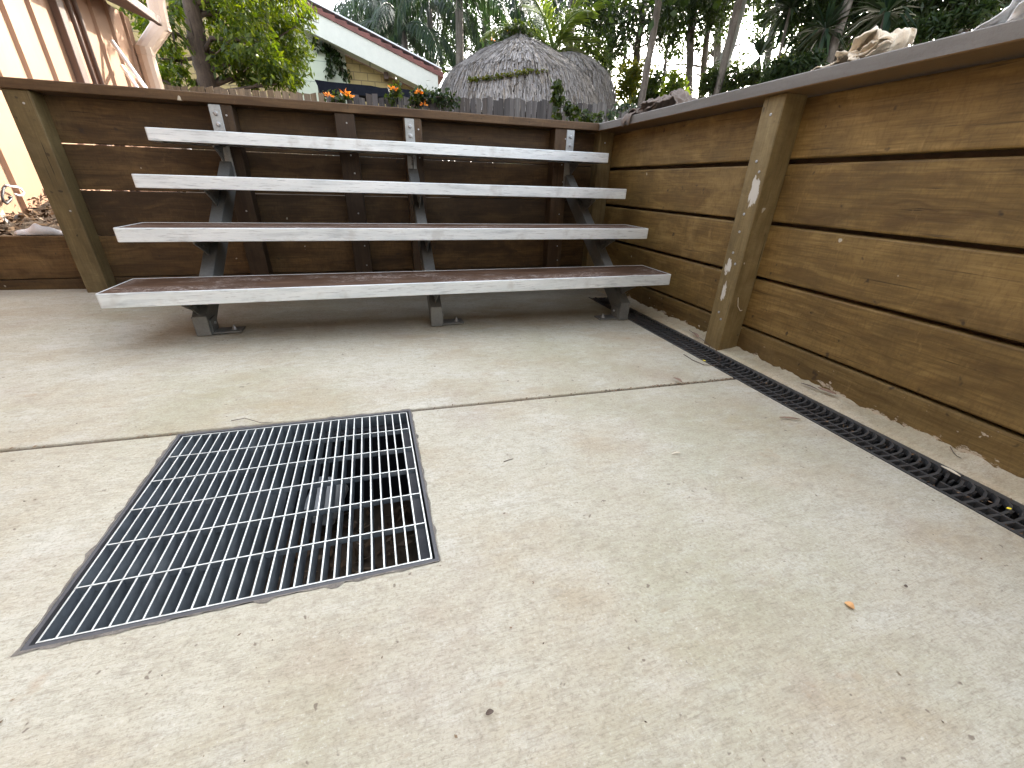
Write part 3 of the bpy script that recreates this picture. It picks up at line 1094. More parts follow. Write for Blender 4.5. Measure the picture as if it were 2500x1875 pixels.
place_leaf('bark_chip', 2061, 1473, 2084, 1489, 0.012, M_CHIP, 'small orange wood chip alone on the open concrete', 'wood chip', curl=0.05)
place_leaf('wood_splinter', 1639, 1110, 1662, 1108, 0.0035, M_STRAW, 'pale splinter lying flat on the concrete right of the grate', 'splinter', curl=0.1)
place_leaf('yellow_petal', 1715, 881, 1722, 884, 0.007, M_YELLOW, 'tiny yellow petal on the channel grate by the painted post', 'petal', curl=0.3, lift=0.002)
place_leaf('yellow_petal', 2455, 1244, 2467, 1245, 0.006, M_YELLOW, 'tiny yellow petal on the channel grate at the right frame edge', 'petal', curl=0.3, lift=0.002)
place_leaf('dry_leaf', 2295, 1142, 2342, 1168, 0.010, M_STRAW, 'torn pale leaf over the joint in the channel grate', 'leaf', z=fz(1.31) + 0.001, curl=0.3)
place_leaf('gum_nut', 2204, 1434, 2213, 1438, 0.006, M_TWIG, 'dark seed on the concrete at the right, beyond the orange chip', 'seed', curl=0.5, lift=0.003)
place_leaf('dry_leaf', 1186, 1748, 1205, 1741, 0.006, M_TWIG, 'dark curled leaf scrap near the bottom edge of the view', 'leaf', curl=0.4)


def twig(name, pts, r, label, cat='twig', mat=None):
    P = [onF(u, v) + np.array([0, 0, r + dz]) for u, v, dz in pts]
    mb = MB().tube(P, [r * (1 - 0.5 * i / len(P)) for i in range(len(P))], 6)
    return tag(obj(name, mb, mat or M_TWIG, None, tuple(P[0])), label, cat)


twig('twig', [(1669, 866, 0.0), (1692, 881, 0.001), (1718, 892, 0.001), (1743, 894, 0.002), (1757, 884, 0.002)], 0.0016, 'thin dark twig reaching from the concrete onto the channel grate')
twig('twig', [(1681, 812, 0.012), (1690, 820, 0.014), (1716, 838, 0.012), (1745, 860, 0.008), (1757, 875, 0.006), (1757, 885, 0.004)], 0.0014, 'hooked brown leaf stalk bridging the channel grate beside the painted post')
twig('twig', [(2315, 1099, 0.010), (2322, 1112, 0.010), (2330, 1121, 0.010), (2343, 1126, 0.008)], 0.0012, 'small bent twig on the mortar strip at the right')
twig('twig', [(1230, 1128, 0.0), (1241, 1124, 0.0), (1253, 1121, 0.0)], 0.0010, 'short fine twig on the middle of the concrete')
twig('twig', [(566, 1031, 0.004), (600, 1028, 0.008), (640, 1038, 0.006), (668, 1034, 0.004)], 0.0010, 'wiry rootlet along the back edge of the square grate')
# bark peelings hanging on the painted post
mb = MB().tube([(XP - 0.002 + 0.03, 1.333, 0.205), (XP + 0.033, 1.328, 0.17), (XP + 0.05, 1.326, 0.15), (XP + 0.06, 1.327, 0.152)], [0.0012] * 4, 5)
tag(obj('cobweb_thread', mb, M_STRAW, None, (XP, 1.33, 0.2)), 'pale curled fibre stuck low on the side of the painted post', 'fibre')
# scattered grit
r = np.random.default_rng(3)
V = []
for _ in range(320):
    k = r.uniform()
    if k < 0.4:
        u, v = r.uniform(0, 2300), r.uniform(800, 1100)
    elif k < 0.7:
        u, v = r.uniform(430, 1500), r.uniform(740, 850)
    else:
        u, v = r.uniform(0, 2500), r.uniform(1000, 1875)
    p = onF(u, v)
    if p[0] > 1.19 or (abs(p[0] - HC[0]) < 0.3 and abs(p[1] - HC[1]) < 0.3) or p[1] > 2.6:
        continue
    l = r.gamma(2.0, 0.0006) + 0.0005
    a = r.uniform(0, 6.28)
    d = np.array([math.cos(a), math.sin(a), 0.15]) * l
    s_ = np.array([-math.sin(a), math.cos(a), 0.25]) * l * r.uniform(0.3, 0.7)
    q = np.array([p[0], p[1], fz(p[0]) + 0.0012])
    V.append([q - d, q + s_, q + d, q - s_])
for _ in range(160):                       # and on the channel grates
    p = np.array([r.uniform(1.21, 1.35), r.uniform(0.2, 2.1), 0])
    p[2] = fz(p[0]) - 0.001
    l = r.uniform(0.0015, 0.006)
    a = r.uniform(0, 6.28)
    d = np.array([math.cos(a), math.sin(a), 0.2]) * l
    s_ = np.array([-math.sin(a), math.cos(a), 0.3]) * l * 0.4
    V.append([p - d, p + s_, p + d, p - s_])
for _ in range(150):                       # crumbs gathered in the joint, most near the drain
    x = 1.19 - abs(r.normal(0, 0.28)) if r.uniform() < 0.6 else r.uniform(-1.6, 1.19)
    if H3[0] < x < H2[0]:
        continue
    p = np.array([x, JY + r.normal(0, 0.005), fz(x) + 0.0])
    l = r.uniform(0.002, 0.006)
    a = r.normal(0, 0.7)
    d = np.array([math.cos(a), math.sin(a), 0.2]) * l
    s_ = np.array([-math.sin(a), math.cos(a), 0.3]) * l * 0.5
    V.append([p - d, p + s_, p + d, p - s_])
tag(cloud('grit', np.array(V), None, M_LITTER, None, (0, 1, 0)), 'fine dark grit and leaf crumbs scattered over the concrete', 'grit', kind='stuff')

# ================================================================== behind the walls
M_SHED = None


def shed_mat():
    t = NT('peach_steel_cladding')
    n = t.noise(t.coord((3, 3, 1.2)), 1.0, 4, 0.55)
    n2 = t.noise(t.coord((40, 40, 8)), 1.0, 4, 0.6)
    col = t.ramp(n, [(0.3, (0.30, 0.175, 0.108)), (0.7, (0.36, 0.215, 0.135))])
    col = t.mix(t.ramp(n2, [(0.3, 0.25), (0.5, 0.0)]), col, (0.27, 0.16, 0.10))
    return t.bsdf(col, 0.5, 0, None, 0.3)


M_SHED = shed_mat()
M_BROWN = plain('brown_trim', (0.10, 0.06, 0.045), 0.5, 0, 0.2)
M_SOFFIT = plain('dark_soffit', (0.16, 0.10, 0.07), 0.8, 0, 0.2)
M_DOWN = plain('cream_downpipe', (0.50, 0.36, 0.26), 0.4, 0, 0.08)
M_WHITEMETAL = plain('white_pole', (0.75, 0.74, 0.74), 0.35, 0, 0.1)
M_CABLE = plain('black_cable', (0.03, 0.03, 0.03), 0.5, 0, 0.1)
M_FILM = plain('grey_plastic_film', (0.55, 0.55, 0.56), 0.35, 0, 0.15, 20, 0.4)

XS = -2.0
sh = thing('shed', (XS - 0.5, 4.2, 0.3), 'sunlit peach ribbed metal shed at the left edge behind the timber wall', 'shed')
YS0, YS1 = -4.0, 5.62  # shed lengthened out of view towards the camera to block low sky light
# ribbed cladding: flat pans with narrow raised ribs
mb = MB()
prof = []
y = YS0
ribs = []
while y < YS1 - 0.13:
    ribs.append(y + 0.132)
    prof += [(y, 0.0), (y + 0.112, 0.0), (y + 0.122, 0.020), (y + 0.142, 0.020), (y + 0.152, 0.0)]
    y += 0.267
    prof += [(y - 0.06, 0.0), (y - 0.053, 0.004), (y - 0.046, 0.0)] if False else []
prof.append((YS1, 0.0))
prof = sorted(set(prof))
for z in (0.1, 1.86):
    mb.v += [(XS + d, yy, z) for yy, d in prof]
n = len(prof)
for i in range(n - 1):
    mb.f.append((i, i + 1, n + i + 1, n + i))
mb.box(XS - 1.4, XS - 0.006, YS1 - 0.02, YS1, 0.1, 1.86)
mb.box(XS - 1.4, XS - 0.006, YS0, YS0 + 0.02, 0.1, 1.86)
obj('wall', mb, M_SHED, sh)
# eave that overhangs towards us
E0, E1 = onX(381, 57, -1.73), None
ze, ye = float(E0[2]), float(E0[1])
mb = MB()
mb.hexa([(-1.73, -4.0, ze), (-1.73, ye, ze), (-3.4, ye, ze + 0.62), (-3.4, -4.0, ze + 0.62)][::-1], [(-1.73, -4.0, ze + 0.05), (-1.73, ye, ze + 0.05), (-3.4, ye, ze + 0.67), (-3.4, -4.0, ze + 0.67)][::-1])
obj('roof', mb, M_SOFFIT, sh, bevel=0.004)
mb = MB()
mb.box(-1.728, -1.69, -4.0, ye + 0.02, ze - 0.012, ze + 0.055)
obj('gutter', mb, M_BROWN, sh, bevel=0.006)
mb = MB().box(XS + 0.001, XS + 0.05, 4.38, 4.46, 0.1, 1.80)  # raised dark strip, its colour standing in for the shade of a wall recess
obj('dark_recess_strip', mb, M_BROWN, sh, bevel=0.004)
for k, y in enumerate((4.56, 4.66)):
    mb = MB().tube([(XS + 0.035, y, 0.1), (XS + 0.035, y, 1.60), (XS + 0.05, y - 0.05, 1.72), (XS + 0.10, y - 0.15, 1.80)], 0.016, 8)
    obj('conduit', mb, M_BROWN, sh, smooth=True)
# downpipe with two bends at the far end
pp = [onX(372, -40, -1.80), onX(393, 66, -1.80), onX(352, 126, -1.93), onX(388, 216, -1.93), onX(430, 380, -1.93)]
pp[3] = np.array([pp[2][0], pp[2][1], 0.9])
pp[4] = np.array([pp[2][0], pp[2][1], 0.3])
mb = MB().tube(pp, 0.075, 12)
obj('downpipe', mb, M_DOWN, sh, smooth=False)
for a in pp[1:3]:
    mb = MB().tube([a - np.array([0, 0, 0.03]), a + np.array([0, 0, 0.03])], 0.079, 12)
    obj('pipe_collar', mb, M_DOWN, sh)
# poles leaning on the shed
q0, q1 = onX(273, 100, XS + 0.06), onX(354, 213, XS + 0.22)
d = (q1 - q0) / np.linalg.norm(q1 - q0)
mb = MB().tube([q0, q1, q1 + d * 0.9], 0.016, 8)
tag(obj('metal_pole', mb, M_WHITEMETAL, None, tuple(q1 + d * 0.9), smooth=True), 'long white pole leaning on the peach shed beside its downpipe', 'pole')
q0, q1 = onX(299, 162, XS + 0.06), onX(331, 209, XS + 0.2)
d = (q1 - q0) / np.linalg.norm(q1 - q0)
mb = MB().tube([q0, q1, q1 + d * 0.7], 0.016, 8)
tag(obj('metal_pole', mb, M_WHITEMETAL, None, tuple(q1 + d * 0.7), smooth=True), 'shorter white pole leaning low on the peach shed', 'pole')
# cable loop low on the shed
pts = [onX(u, v, XS + 0.03) for u, v in ((14, 452), (8, 460), (5, 478), (8, 492), (16, 497), (26, 487), (28, 480), (22, 482))]
mb = MB().tube(pts, 0.007, 6)
tag(obj('cable_loop', mb, M_CABLE, None, tuple(pts[0]), smooth=True), 'black cable loop hanging low on the peach shed wall at the left', 'cable')
pts = [onX(u, v, XS + 0.04) for u, v in ((14, 452), (26, 455), (40, 456), (52, 462), (58, 470), (54, 477), (44, 477), (36, 474))]
mb = MB().tube(pts, 0.006, 6)
tag(obj('cable_loop', mb, M_WHITEMETAL, None, tuple(pts[0]), smooth=True), 'pale cable loop beside the black one on the shed wall', 'cable')
# mulch on the low bed at the left and the film edge over the low wall
V = litter(2600, -2.2, 3.3, 0.9, 0.55, lambda x, y: gh(x, y) + rnd.uniform(0, 0.05), 0.028, 8, 0.5, 0.35)
tag(cloud('bark_mulch', V, None, M_MULCH, None, (-2.2, 3.3, 0.3)), 'dark bark mulch between the low wall and the peach shed', 'mulch', kind='stuff')
mb = MB()
ex = np.linspace(-1.74, -1.46, 24)
hh = [0.30 + 0.055 * max(0, 1 - abs((x + 1.64) / 0.13)) + 0.004 * math.sin(x * 90) for x in ex]
for x, h in zip(ex, hh):
    h = max(h, 0.303)
    mb.v += [(x, 2.765, 0.301), (x, 2.775 + 0.01 * math.sin(x * 40), h), (x, 2.83, h * 0.6 + 0.11), (x, 2.85, 0.24)]
for i in range(len(ex) - 1):
    for j in range(3):
        mb.f.append((i * 4 + j, (i + 1) * 4 + j, (i + 1) * 4 + j + 1, i * 4 + j + 1))
o = obj('plastic_film', mb, M_FILM, None, (-1.6, 2.8, 0.3), smooth=True, flip=False)
o.modifiers.new('thick', 'SOLIDIFY').thickness = 0.002
tag(o, 'grey plastic film edge showing over the low wall left of the end post', 'plastic film')

# ------------------------------------------------------------------ unseen house-shaped blocks added behind the camera to cut low sky light
M_TILE0 = plain('brown_roof_tile', (0.14, 0.07, 0.05), 0.8, 0, 0.3, 9)
M_RENDER = plain('blocker_render', (0.30, 0.27, 0.23), 0.85, 0, 0.15, 4, 0.3)
hb = thing('blocker_house', (0, -4.5, 0), 'added unseen house block behind the camera, cutting low sky light on the walls', 'house')
mb = MB().box(-6, 2.2, -4.6, -4.0, -0.2, 3.9)
obj('wall', mb, M_RENDER, hb)
mb = MB().box(-6, -2.25, -3.99, 2.1, -0.2, 3.9)  # unseen wing added on the left to block more of the sky
obj('blocker_wing', mb, M_RENDER, hb)
mb = MB()
mb.hexa([(-6.4, -3.5, 3.85), (2.6, -3.5, 3.85), (2.6, -7.5, 5.4), (-6.4, -7.5, 5.4)][::-1], [(-6.4, -3.5, 3.93), (2.6, -3.5, 3.93), (2.6, -7.5, 5.48), (-6.4, -7.5, 5.48)][::-1])
obj('roof', mb, M_TILE0, hb)

# ------------------------------------------------------------------ paling fences
M_PALE_B = island_mat('brown_palings', [(0.16, 0.115, 0.07), (0.21, 0.155, 0.10), (0.25, 0.19, 0.125), (0.19, 0.145, 0.10)], grain=(50, 50, 2.5))
M_PALE_G = island_mat('grey_palings', [(0.055, 0.05, 0.048), (0.11, 0.10, 0.095), (0.16, 0.15, 0.14), (0.08, 0.068, 0.06)], grain=(50, 50, 2.5))


def fence(name, p0, p1, ztop0, ztop1, zb, mat, label, seed, ragged, wid=0.072):
    rr = random.Random(seed)
    root = thing(name, ((p0[0] + p1[0]) / 2, (p0[1] + p1[1]) / 2, zb), label, 'fence')
    L = math.hypot(p1[0] - p0[0], p1[1] - p0[1])
    n = int(L / wid)
    ux, uy = (p1[0] - p0[0]) / L, (p1[1] - p0[1]) / L
    mb = MB()
    for i in range(n):
        t = i / n
        x, y = p0[0] + ux * L * t, p0[1] + uy * L * t
        zt = ztop0 + (ztop1 - ztop0) * t + rr.uniform(-ragged, ragged)
        off = rr.choice((0, 0.012)) + rr.uniform(0, 0.004)
        w_ = wid * rr.uniform(0.84, 0.97)
        sl = rr.uniform(-0.012, 0.012)
        lean = rr.uniform(-0.006, 0.006)
        b = [(x, y - off), (x + ux * w_, y + uy * w_ - off), (x + ux * w_, y + uy * w_ + 0.012 - off), (x, y + 0.012 - off)]
        mb.hexa([(a, c, zb) for a, c in b], [(b[0][0] + lean, b[0][1], zt + sl), (b[1][0] + lean, b[1][1], zt - sl), (b[2][0] + lean, b[2][1], zt - sl), (b[3][0] + lean, b[3][1], zt + sl)])
    obj('paling_panel', mb, mat, root)
    mb = MB()
    for z in (zb + 0.25, (ztop0 + zb) / 2 + 0.35):
        mb.hexa([(p0[0], p0[1] + 0.02, z), (p1[0], p1[1] + 0.02, z), (p1[0], p1[1] + 0.06, z), (p0[0], p0[1] + 0.06, z)], [(p0[0], p0[1] + 0.02, z + 0.05), (p1[0], p1[1] + 0.02, z + 0.05), (p1[0], p1[1] + 0.06, z + 0.05), (p0[0], p0[1] + 0.06, z + 0.05)])
    obj('rail', mb, mat, root)
    return root


FY = 6.0
a, b, c = onY(385, 206, FY), onY(792, 229, FY), onY(800, 234, FY)
fence('paling_fence', (a[0] - 0.9, FY), (b[0], FY), a[2] - 0.02, b[2], 0.2, M_PALE_B, 'brown paling fence behind the timber wall, below the leafy tree', 5, 0.010)
e = onY(1545, 266, FY)
m_ = onY(1090, 236, FY)
fence('paling_fence', (b[0] + 0.01, FY), (m_[0], FY), c[2], m_[2] + 0.01, 0.2, M_PALE_G, 'grey weathered paling fence left of the thatched hut', 6, 0.022)
fence('paling_fence', (m_[0] + 0.01, FY), (e[0] + 1.2, FY), m_[2] + 0.01, e[2] + 0.08, 0.2, M_PALE_G, 'grey weathered paling fence in front of the thatched hut', 9, 0.020)

# ------------------------------------------------------------------ brick house behind the fence
def brick_mat():
    t = NT('cream_brick')
    mp = t.coord()
    sw = t.node('ShaderNodeSeparateXYZ', None, Vector=mp)
    cv = t.node('ShaderNodeCombineXYZ', None, X=sw.outputs[0], Y=sw.outputs[2], Z=0.0)
    br = t.node('ShaderNodeTexBrick', dict(offset=0.5), Vector=cv.outputs[0], Scale=1.0)
    br.inputs['Color1'].default_value = (0.46, 0.36, 0.17, 1)
    br.inputs['Color2'].default_value = (0.38, 0.29, 0.13, 1)
    br.inputs['Mortar'].default_value = (0.22, 0.17, 0.10, 1)
    br.inputs['Mortar Size'].default_value = 0.008
    br.inputs['Brick Width'].default_value = 0.235
    br.inputs['Row Height'].default_value = 0.118
    n = t.noise(mp, 14, 4, 0.6)
    col = t.mix(t.ramp(n, [(0.35, 0.35), (0.6, 0.0)]), br.outputs[0], (0.28, 0.22, 0.11))
    return t.bsdf(col, 0.85, 0, t.bump(br.outputs['Fac'], -0.6, 0.006 * S), 0.2)


def board_mat():
    t = NT('pale_green_weatherboard')
    z = t.xyz()[2]
    f = t.math('FRACT', t.math('DIVIDE', z, 0.30))
    g = t.math('LESS_THAN', f, 0.03)
    n = t.noise(t.coord(), 5, 4, 0.6)
    col = t.ramp(n, [(0.3, (0.50, 0.54, 0.42)), (0.7, (0.56, 0.60, 0.475))])
    col = t.mix(g, col, (0.24, 0.29, 0.23))
    return t.bsdf(col, 0.6)


M_BRICK, M_GREENB = brick_mat(), board_mat()
M_BARGE = plain('pale_barge_board', (0.62, 0.625, 0.55), 0.5, 0, 0.06)
M_TILE = plain('dark_red_roof_tile', (0.16, 0.060, 0.048), 0.7, 0, 0.35, 9)
M_SHEETROOF = plain('pale_roof_edge', (0.72, 0.76, 0.78), 0.4, 0, 0.08)
M_TARP = plain('dark_shade_cloth', (0.012, 0.014, 0.020), 0.95, 0, 0.25, 16, 0.2, 0.05)
HY = 9.0
B0, B1 = onY(725, 62, HY), onY(1068, 232, HY)      # lower edge of the barge board
ho = thing('house', (-1.0, HY + 3, 0.3), 'cream brick and pale green gabled house behind the brown paling fence', 'house')
dxb, dzb = B1[0] - B0[0], B1[2] - B0[2]
sl = dzb / dxb


def zline(x):
    return B0[2] + sl * (x - B0[0])


XR = -3.1                                         # ridge
XEV = B1[0] + 0.02
WY = HY + 0.42
xg = onY(850, 200, WY)[0]
xg0 = onY(716, 200, WY)[0]
mb = MB()
mb.add([(-7.3, WY, 0), (XEV - 0.02, WY, 0), (XEV - 0.02, WY, zline(XEV)), (XR, WY, zline(XR)), (-7.3, WY, zline(XR) + sl * (-(-7.3) + XR) * 1.0)], [(0, 1, 2, 3, 4)])
mb.box(XEV - 0.12, XEV - 0.02, WY + 0.001, WY + 6, 0, zline(XEV))
obj('wall', mb, M_BRICK, ho)
mb = MB()
mb.prism([(xg0, 0.2), (xg, 0.2), (xg, zline(xg)), (xg0, zline(xg0))], 1, WY - 0.03, WY - 0.004)
obj('cladding', mb, M_GREENB, ho)
bh = 0.295
mb = MB()
mb.prism([(XR, zline(XR)), (XEV, zline(XEV)), (XEV, zline(XEV) + bh), (XR, zline(XR) + bh)], 1, HY, HY + 0.035)
obj('barge_board', mb, M_BARGE, ho)
mb = MB()
mb.prism([(XR, zline(XR) + 0.01), (XEV, zline(XEV) + 0.01), (XEV, zline(XEV) + 0.03), (XR, zline(XR) + 0.03)], 1, HY + 0.036, WY - 0.001)
obj('soffit', mb, M_GREENB, ho)
# tiles: an undulating verge, then the slope of the roof with courses
mb = MB()
nt = 26
for i in range(nt):
    x0 = XR + (XEV + 0.10 - XR) * i / nt
    x1 = XR + (XEV + 0.10 - XR) * (i + 1) / nt
    z0, z1 = zline(x0) + bh + 0.002, zline(x1) + bh + 0.002
    mb.hexa([(x0, HY - 0.03, z0), (x1, HY - 0.03, z1), (x1, WY + 6, z1), (x0, WY + 6, z0)], [(x0, HY - 0.03, z0 + 0.055), (x1, HY - 0.03, z1 + 0.085), (x1, WY + 6, z1 + 0.085), (x0, WY + 6, z0 + 0.055)])
obj('roof', mb, M_TILE, ho)
mb = MB()
mb.prism([(XR, zline(XR) + bh + 0.13), (XEV + 0.08, zline(XEV + 0.08) + bh + 0.13), (XEV + 0.08, zline(XEV + 0.08) + bh + 0.15), (XR, zline(XR) + bh + 0.15)], 1, HY + 0.02, HY + 4)
obj('roof_sheet', mb, M_SHEETROOF, ho)
q = onY(941, 175, WY)
mb = MB().box(q[0] - 0.035, q[0] + 0.035, HY + 0.2, WY - 0.002, q[2] - 0.14, zline(q[0]) + 0.005)
obj('roof_beam', mb, M_BROWN, ho)
# dark shade cloth over a frame between fence and house
aw = thing('shade_awning', (0.3, 7.4, 0.2), 'dark shade cloth awning between the grey fence and the brick house', 'awning')
AY = 7.0
mb = MB()
top = [(u, onY(u, v, AY)) for u, v in ((768, 194), (800, 199), (850, 204), (905, 209), (930, 214), (985, 217), (1075, 229))]
bot = [(u, onY(u, v, AY)) for u, v in ((783, 226), (810, 228), (850, 231), (905, 234), (930, 236), (985, 240), (1075, 252))]
back = [p + np.array([0, 1.2, -0.02]) for _, p in top]
n = len(top)
mb.v = [tuple(p) for _, p in bot] + [tuple(p) for _, p in top] + [tuple(p) for p in back]
for l in range(2):
    for i in range(n - 1):
        mb.f.append((l * n + i, l * n + i + 1, (l + 1) * n + i + 1, (l + 1) * n + i))
o = obj('cloth', mb, M_TARP, aw, flip=False)
o.modifiers.new('thick', 'SOLIDIFY').thickness = 0.006
mb = MB()
for p in (top[0][1], top[-1][1]):
    mb = MB().tube([(p[0] + 0.04, AY + 0.05, 0.2), (p[0] + 0.04, AY + 0.05, p[2] - 0.01)], 0.02, 8)
    obj('post', mb, M_CABLE, aw)

# ------------------------------------------------------------------ thatched hut
def thatch_mat(name, k=1.0):
    return island_mat(name, [(0.10 * k, 0.085 * k, 0.07 * k), (0.27 * k, 0.255 * k, 0.245 * k), (0.37 * k, 0.345 * k, 0.32 * k), (0.27 * k, 0.225 * k, 0.175 * k), (0.34 * k, 0.32 * k, 0.315 * k)], 0.85, (70, 70, 8), 0.2, 0.4, 0.5)


M_THATCH = thatch_mat('grey_thatch', 1.0)
M_THATCH_IN = plain('thatch_core', (0.06, 0.048, 0.037), 0.95, 0, 0.4, 25, 0.6)


def dome(root, cx, cy, prof, nst, seed, fringe=0.16):
    """a revolved core plus thousands of separate straw strands laid down the slope"""
    mb = MB()
    n = 48
    for (r_, z) in prof:
        mb.v += [(cx + (r_ - 0.035) * math.cos(2 * math.pi * k / n), cy + (r_ - 0.035) * math.sin(2 * math.pi * k / n), z - 0.03) for k in range(n)]
    for l in range(len(prof) - 1):
        for k in range(n):
            mb.f.append((l * n + k, l * n + (k + 1) % n, (l + 1) * n + (k + 1) % n, (l + 1) * n + k))
    core = obj('thatch_core', mb, M_THATCH_IN, root, smooth=True)
    R = np.random.default_rng(seed)
    pr_ = np.array(prof)
    seg = np.hypot(np.diff(pr_[:, 0]), np.diff(pr_[:, 1]))
    area = seg * (pr_[1:, 0] + pr_[:-1, 0]) / 2
    cum = np.concatenate([[0], np.cumsum(seg)])
    k = R.choice(len(seg), nst, p=area / area.sum())
    s0 = cum[k] + R.uniform(0, 1, nst) * seg[k]
    edge = R.uniform(0, 1, nst) < 0.10
    s0[edge] = cum[-1] - R.uniform(0, 0.12, edge.sum())
    L = R.uniform(0.10, 0.30, nst)

    def at(s):
        s = np.clip(s, 0, cum[-1] + 0.5)
        r_ = np.interp(s, cum, pr_[:, 0])
        z = np.interp(s, cum, pr_[:, 1])
        over = np.maximum(0, s - cum[-1])
        return r_ + over * 0.12, z - over
    th = R.uniform(0, 2 * math.pi, nst)
    wdt = R.uniform(0.0025, 0.0085, nst)
    lift0, lift1 = R.uniform(-0.025, 0.005, nst), R.uniform(-0.012, 0.022, nst)
    tw = R.normal(0, 0.07, nst)
    r0, z0 = at(s0)
    r1, z1 = at(np.minimum(s0 + L, cum[-1] + R.uniform(0.0, fringe, nst)))
    P = []
    for r_, z, lf, t_ in ((r0, z0, lift0, th), (r1, z1, lift1, th + tw * L / np.maximum(r1, 0.25))):
        ca, sa = np.cos(t_), np.sin(t_)
        c = np.stack([cx + (r_ + lf) * ca, cy + (r_ + lf) * sa, z + lf * 0.4], 1)
        tv = np.stack([-sa, ca, 0 * ca], 1) * wdt[:, None]
        P.append((c - tv, c + tv))
    V = np.stack([P[0][0], P[0][1], P[1][1], P[1][0]], 1)
    cloud('thatch', V, None, M_THATCH, root)


hut = thing('thatched_hut', (2.6, 8.6, 0.2), 'round hut with a grey straw thatched roof behind the grey paling fence', 'hut')
CY = 8.3
ctr = onY(1266, 200, CY)
prof_px = [(9, 79), (24, 89), (51, 107), (76, 122), (100, 137), (140, 168), (172, 197), (187, 220), (194, 240)]   # half width, height in the photo
pf = []
for hw, v in prof_px:
    p = onY(1266, v, CY)
    pf.append((hw * per_px(p) * 1.02, float(p[2])))
zf = float(onY(1266, 246, CY - pf[-1][0])[2])
pf[-1] = (pf[-1][0] * 1.01, zf)
pf[-2] = (pf[-2][0] * 1.01, (pf[-2][1] * 0.45 + zf * 0.55) + 0.08)
pf = [(0.02, pf[0][1] + 0.02)] + pf
dome(hut, ctr[0], CY, pf, 17000, 21)
c2 = onY(1385, 200, 8.9)
pf2 = []
for hw, v in [(6, 128), (30, 133), (60, 147), (88, 170), (108, 196), (120, 222), (125, 246)]:
    p = onY(1385, v, 8.9)
    pf2.append((hw * per_px(p), float(p[2])))
zf2 = float(onY(1385, 252, 8.9 - pf2[-1][0])[2])
pf2[-1] = (pf2[-1][0], zf2)
pf2[-2] = (pf2[-2][0], (pf2[-2][1] + zf2) / 2 + 0.05)
dome(hut, c2[0], 8.9, pf2, 9000, 22)
mb = MB()
ap = onY(1266, 84, CY)
for k in range(26):
    a = k * 2.4
    r_ = 0.05 + 0.11 * rnd.random()
    mb.tube([(ap[0], CY, ap[2] + 0.10), (ap[0] + r_ * 0.6 * math.cos(a), CY + r_ * 0.6 * math.sin(a), ap[2] + 0.05), (ap[0] + r_ * 1.5 * math.cos(a), CY + r_ * 1.5 * math.sin(a), ap[2] - 0.05 - 0.06 * rnd.random())], [0.02, 0.016, 0.006], 5)
obj('roof_cap', mb, M_BROWN, hut)
for k in range(6):
    a = k * math.pi / 3 + 0.2
    mb = MB().tube([(ctr[0] + 1.15 * math.cos(a), CY + 1.15 * math.sin(a), 0.2), (ctr[0] + 1.15 * math.cos(a), CY + 1.15 * math.sin(a), 2.2)], 0.05, 8)
    obj('post', mb, M_BROWN, hut, smooth=True)

# ------------------------------------------------------------------ foliage
def leaves(blobs, n, size, asp=0.36, seed=0, droop=0.35, clump=26, spread=0.20):
    """blobs: (centre, radius, weight); leaves gathered in clumps through each blob"""
    R = np.random.default_rng(seed)
    out = []
    wt = np.array([b[1] ** 2 * b[2] for b in blobs])
    wt /= wt.sum()
    for (c, rad, _), f in zip(blobs, wt):
        m = max(clump, int(n * f))
        nc = max(3, m // clump)
        d = R.normal(size=(nc, 3))
        d /= np.linalg.norm(d, axis=1)[:, None]
        cc = np.asarray(c) + d * (rad * R.uniform(0.25, 1.0, (nc, 1)) ** 0.6) * np.array([1, 1, 0.85])
        idx = R.integers(0, nc, m)
        p = cc[idx] + R.normal(size=(m, 3)) * rad * spread
        a = R.normal(size=(m, 3))
        a[:, 2] -= droop * 2
        outw = p - np.asarray(c)
        a += outw / (np.linalg.norm(outw, axis=1)[:, None] + 1e-6) * 0.6
        a /= np.linalg.norm(a, axis=1)[:, None]
        b = np.cross(a, R.normal(size=(m, 3)))
        b /= np.linalg.norm(b, axis=1)[:, None] + 1e-9
        l = size * R.uniform(0.6, 1.35, (m, 1))
        q = p + a * l * 0.45
        out.append(np.stack([p - a * l * 0.5, q - a * l * 0.5 + b * l * asp * 0.5, p + a * l * 0.5, q - a * l * 0.5 - b * l * asp * 0.5], 1))
    return np.concatenate(out)


G_BRIGHT = leaf_mat('bright_leaves', [(0.035, 0.062, 0.008), (0.065, 0.100, 0.011), (0.11, 0.14, 0.013), (0.048, 0.075, 0.009)], 0.5, 0.45, (2.8, 2.6, 0.4))
G_DARK = leaf_mat('dark_leaves', [(0.013, 0.026, 0.008), (0.022, 0.040, 0.011), (0.036, 0.056, 0.014), (0.018, 0.032, 0.010)], 0.3, 0.25)
G_MID = leaf_mat('mid_leaves', [(0.020, 0.034, 0.009), (0.032, 0.048, 0.011), (0.046, 0.064, 0.014), (0.026, 0.038, 0.010)], 0.4, 0.3)
G_BLUE = leaf_mat('grey_green_leaves', [(0.035, 0.055, 0.040), (0.052, 0.075, 0.052), (0.07, 0.092, 0.060), (0.07, 0.08, 0.030)], 0.35, 0.25, (1.5, 1.6, 1.0))
G_YEL = leaf_mat('sunny_leaves', [(0.055, 0.075, 0.010), (0.085, 0.098, 0.013), (0.12, 0.118, 0.016), (0.045, 0.065, 0.010)], 0.5, 0.3, (2.2, 1.9, 0.4))
G_PALM = leaf_mat('palm_leaves', [(0.014, 0.030, 0.018), (0.022, 0.042, 0.023), (0.032, 0.054, 0.028)], 0.3, 0.35, (1.6, 1.8, 0.7))
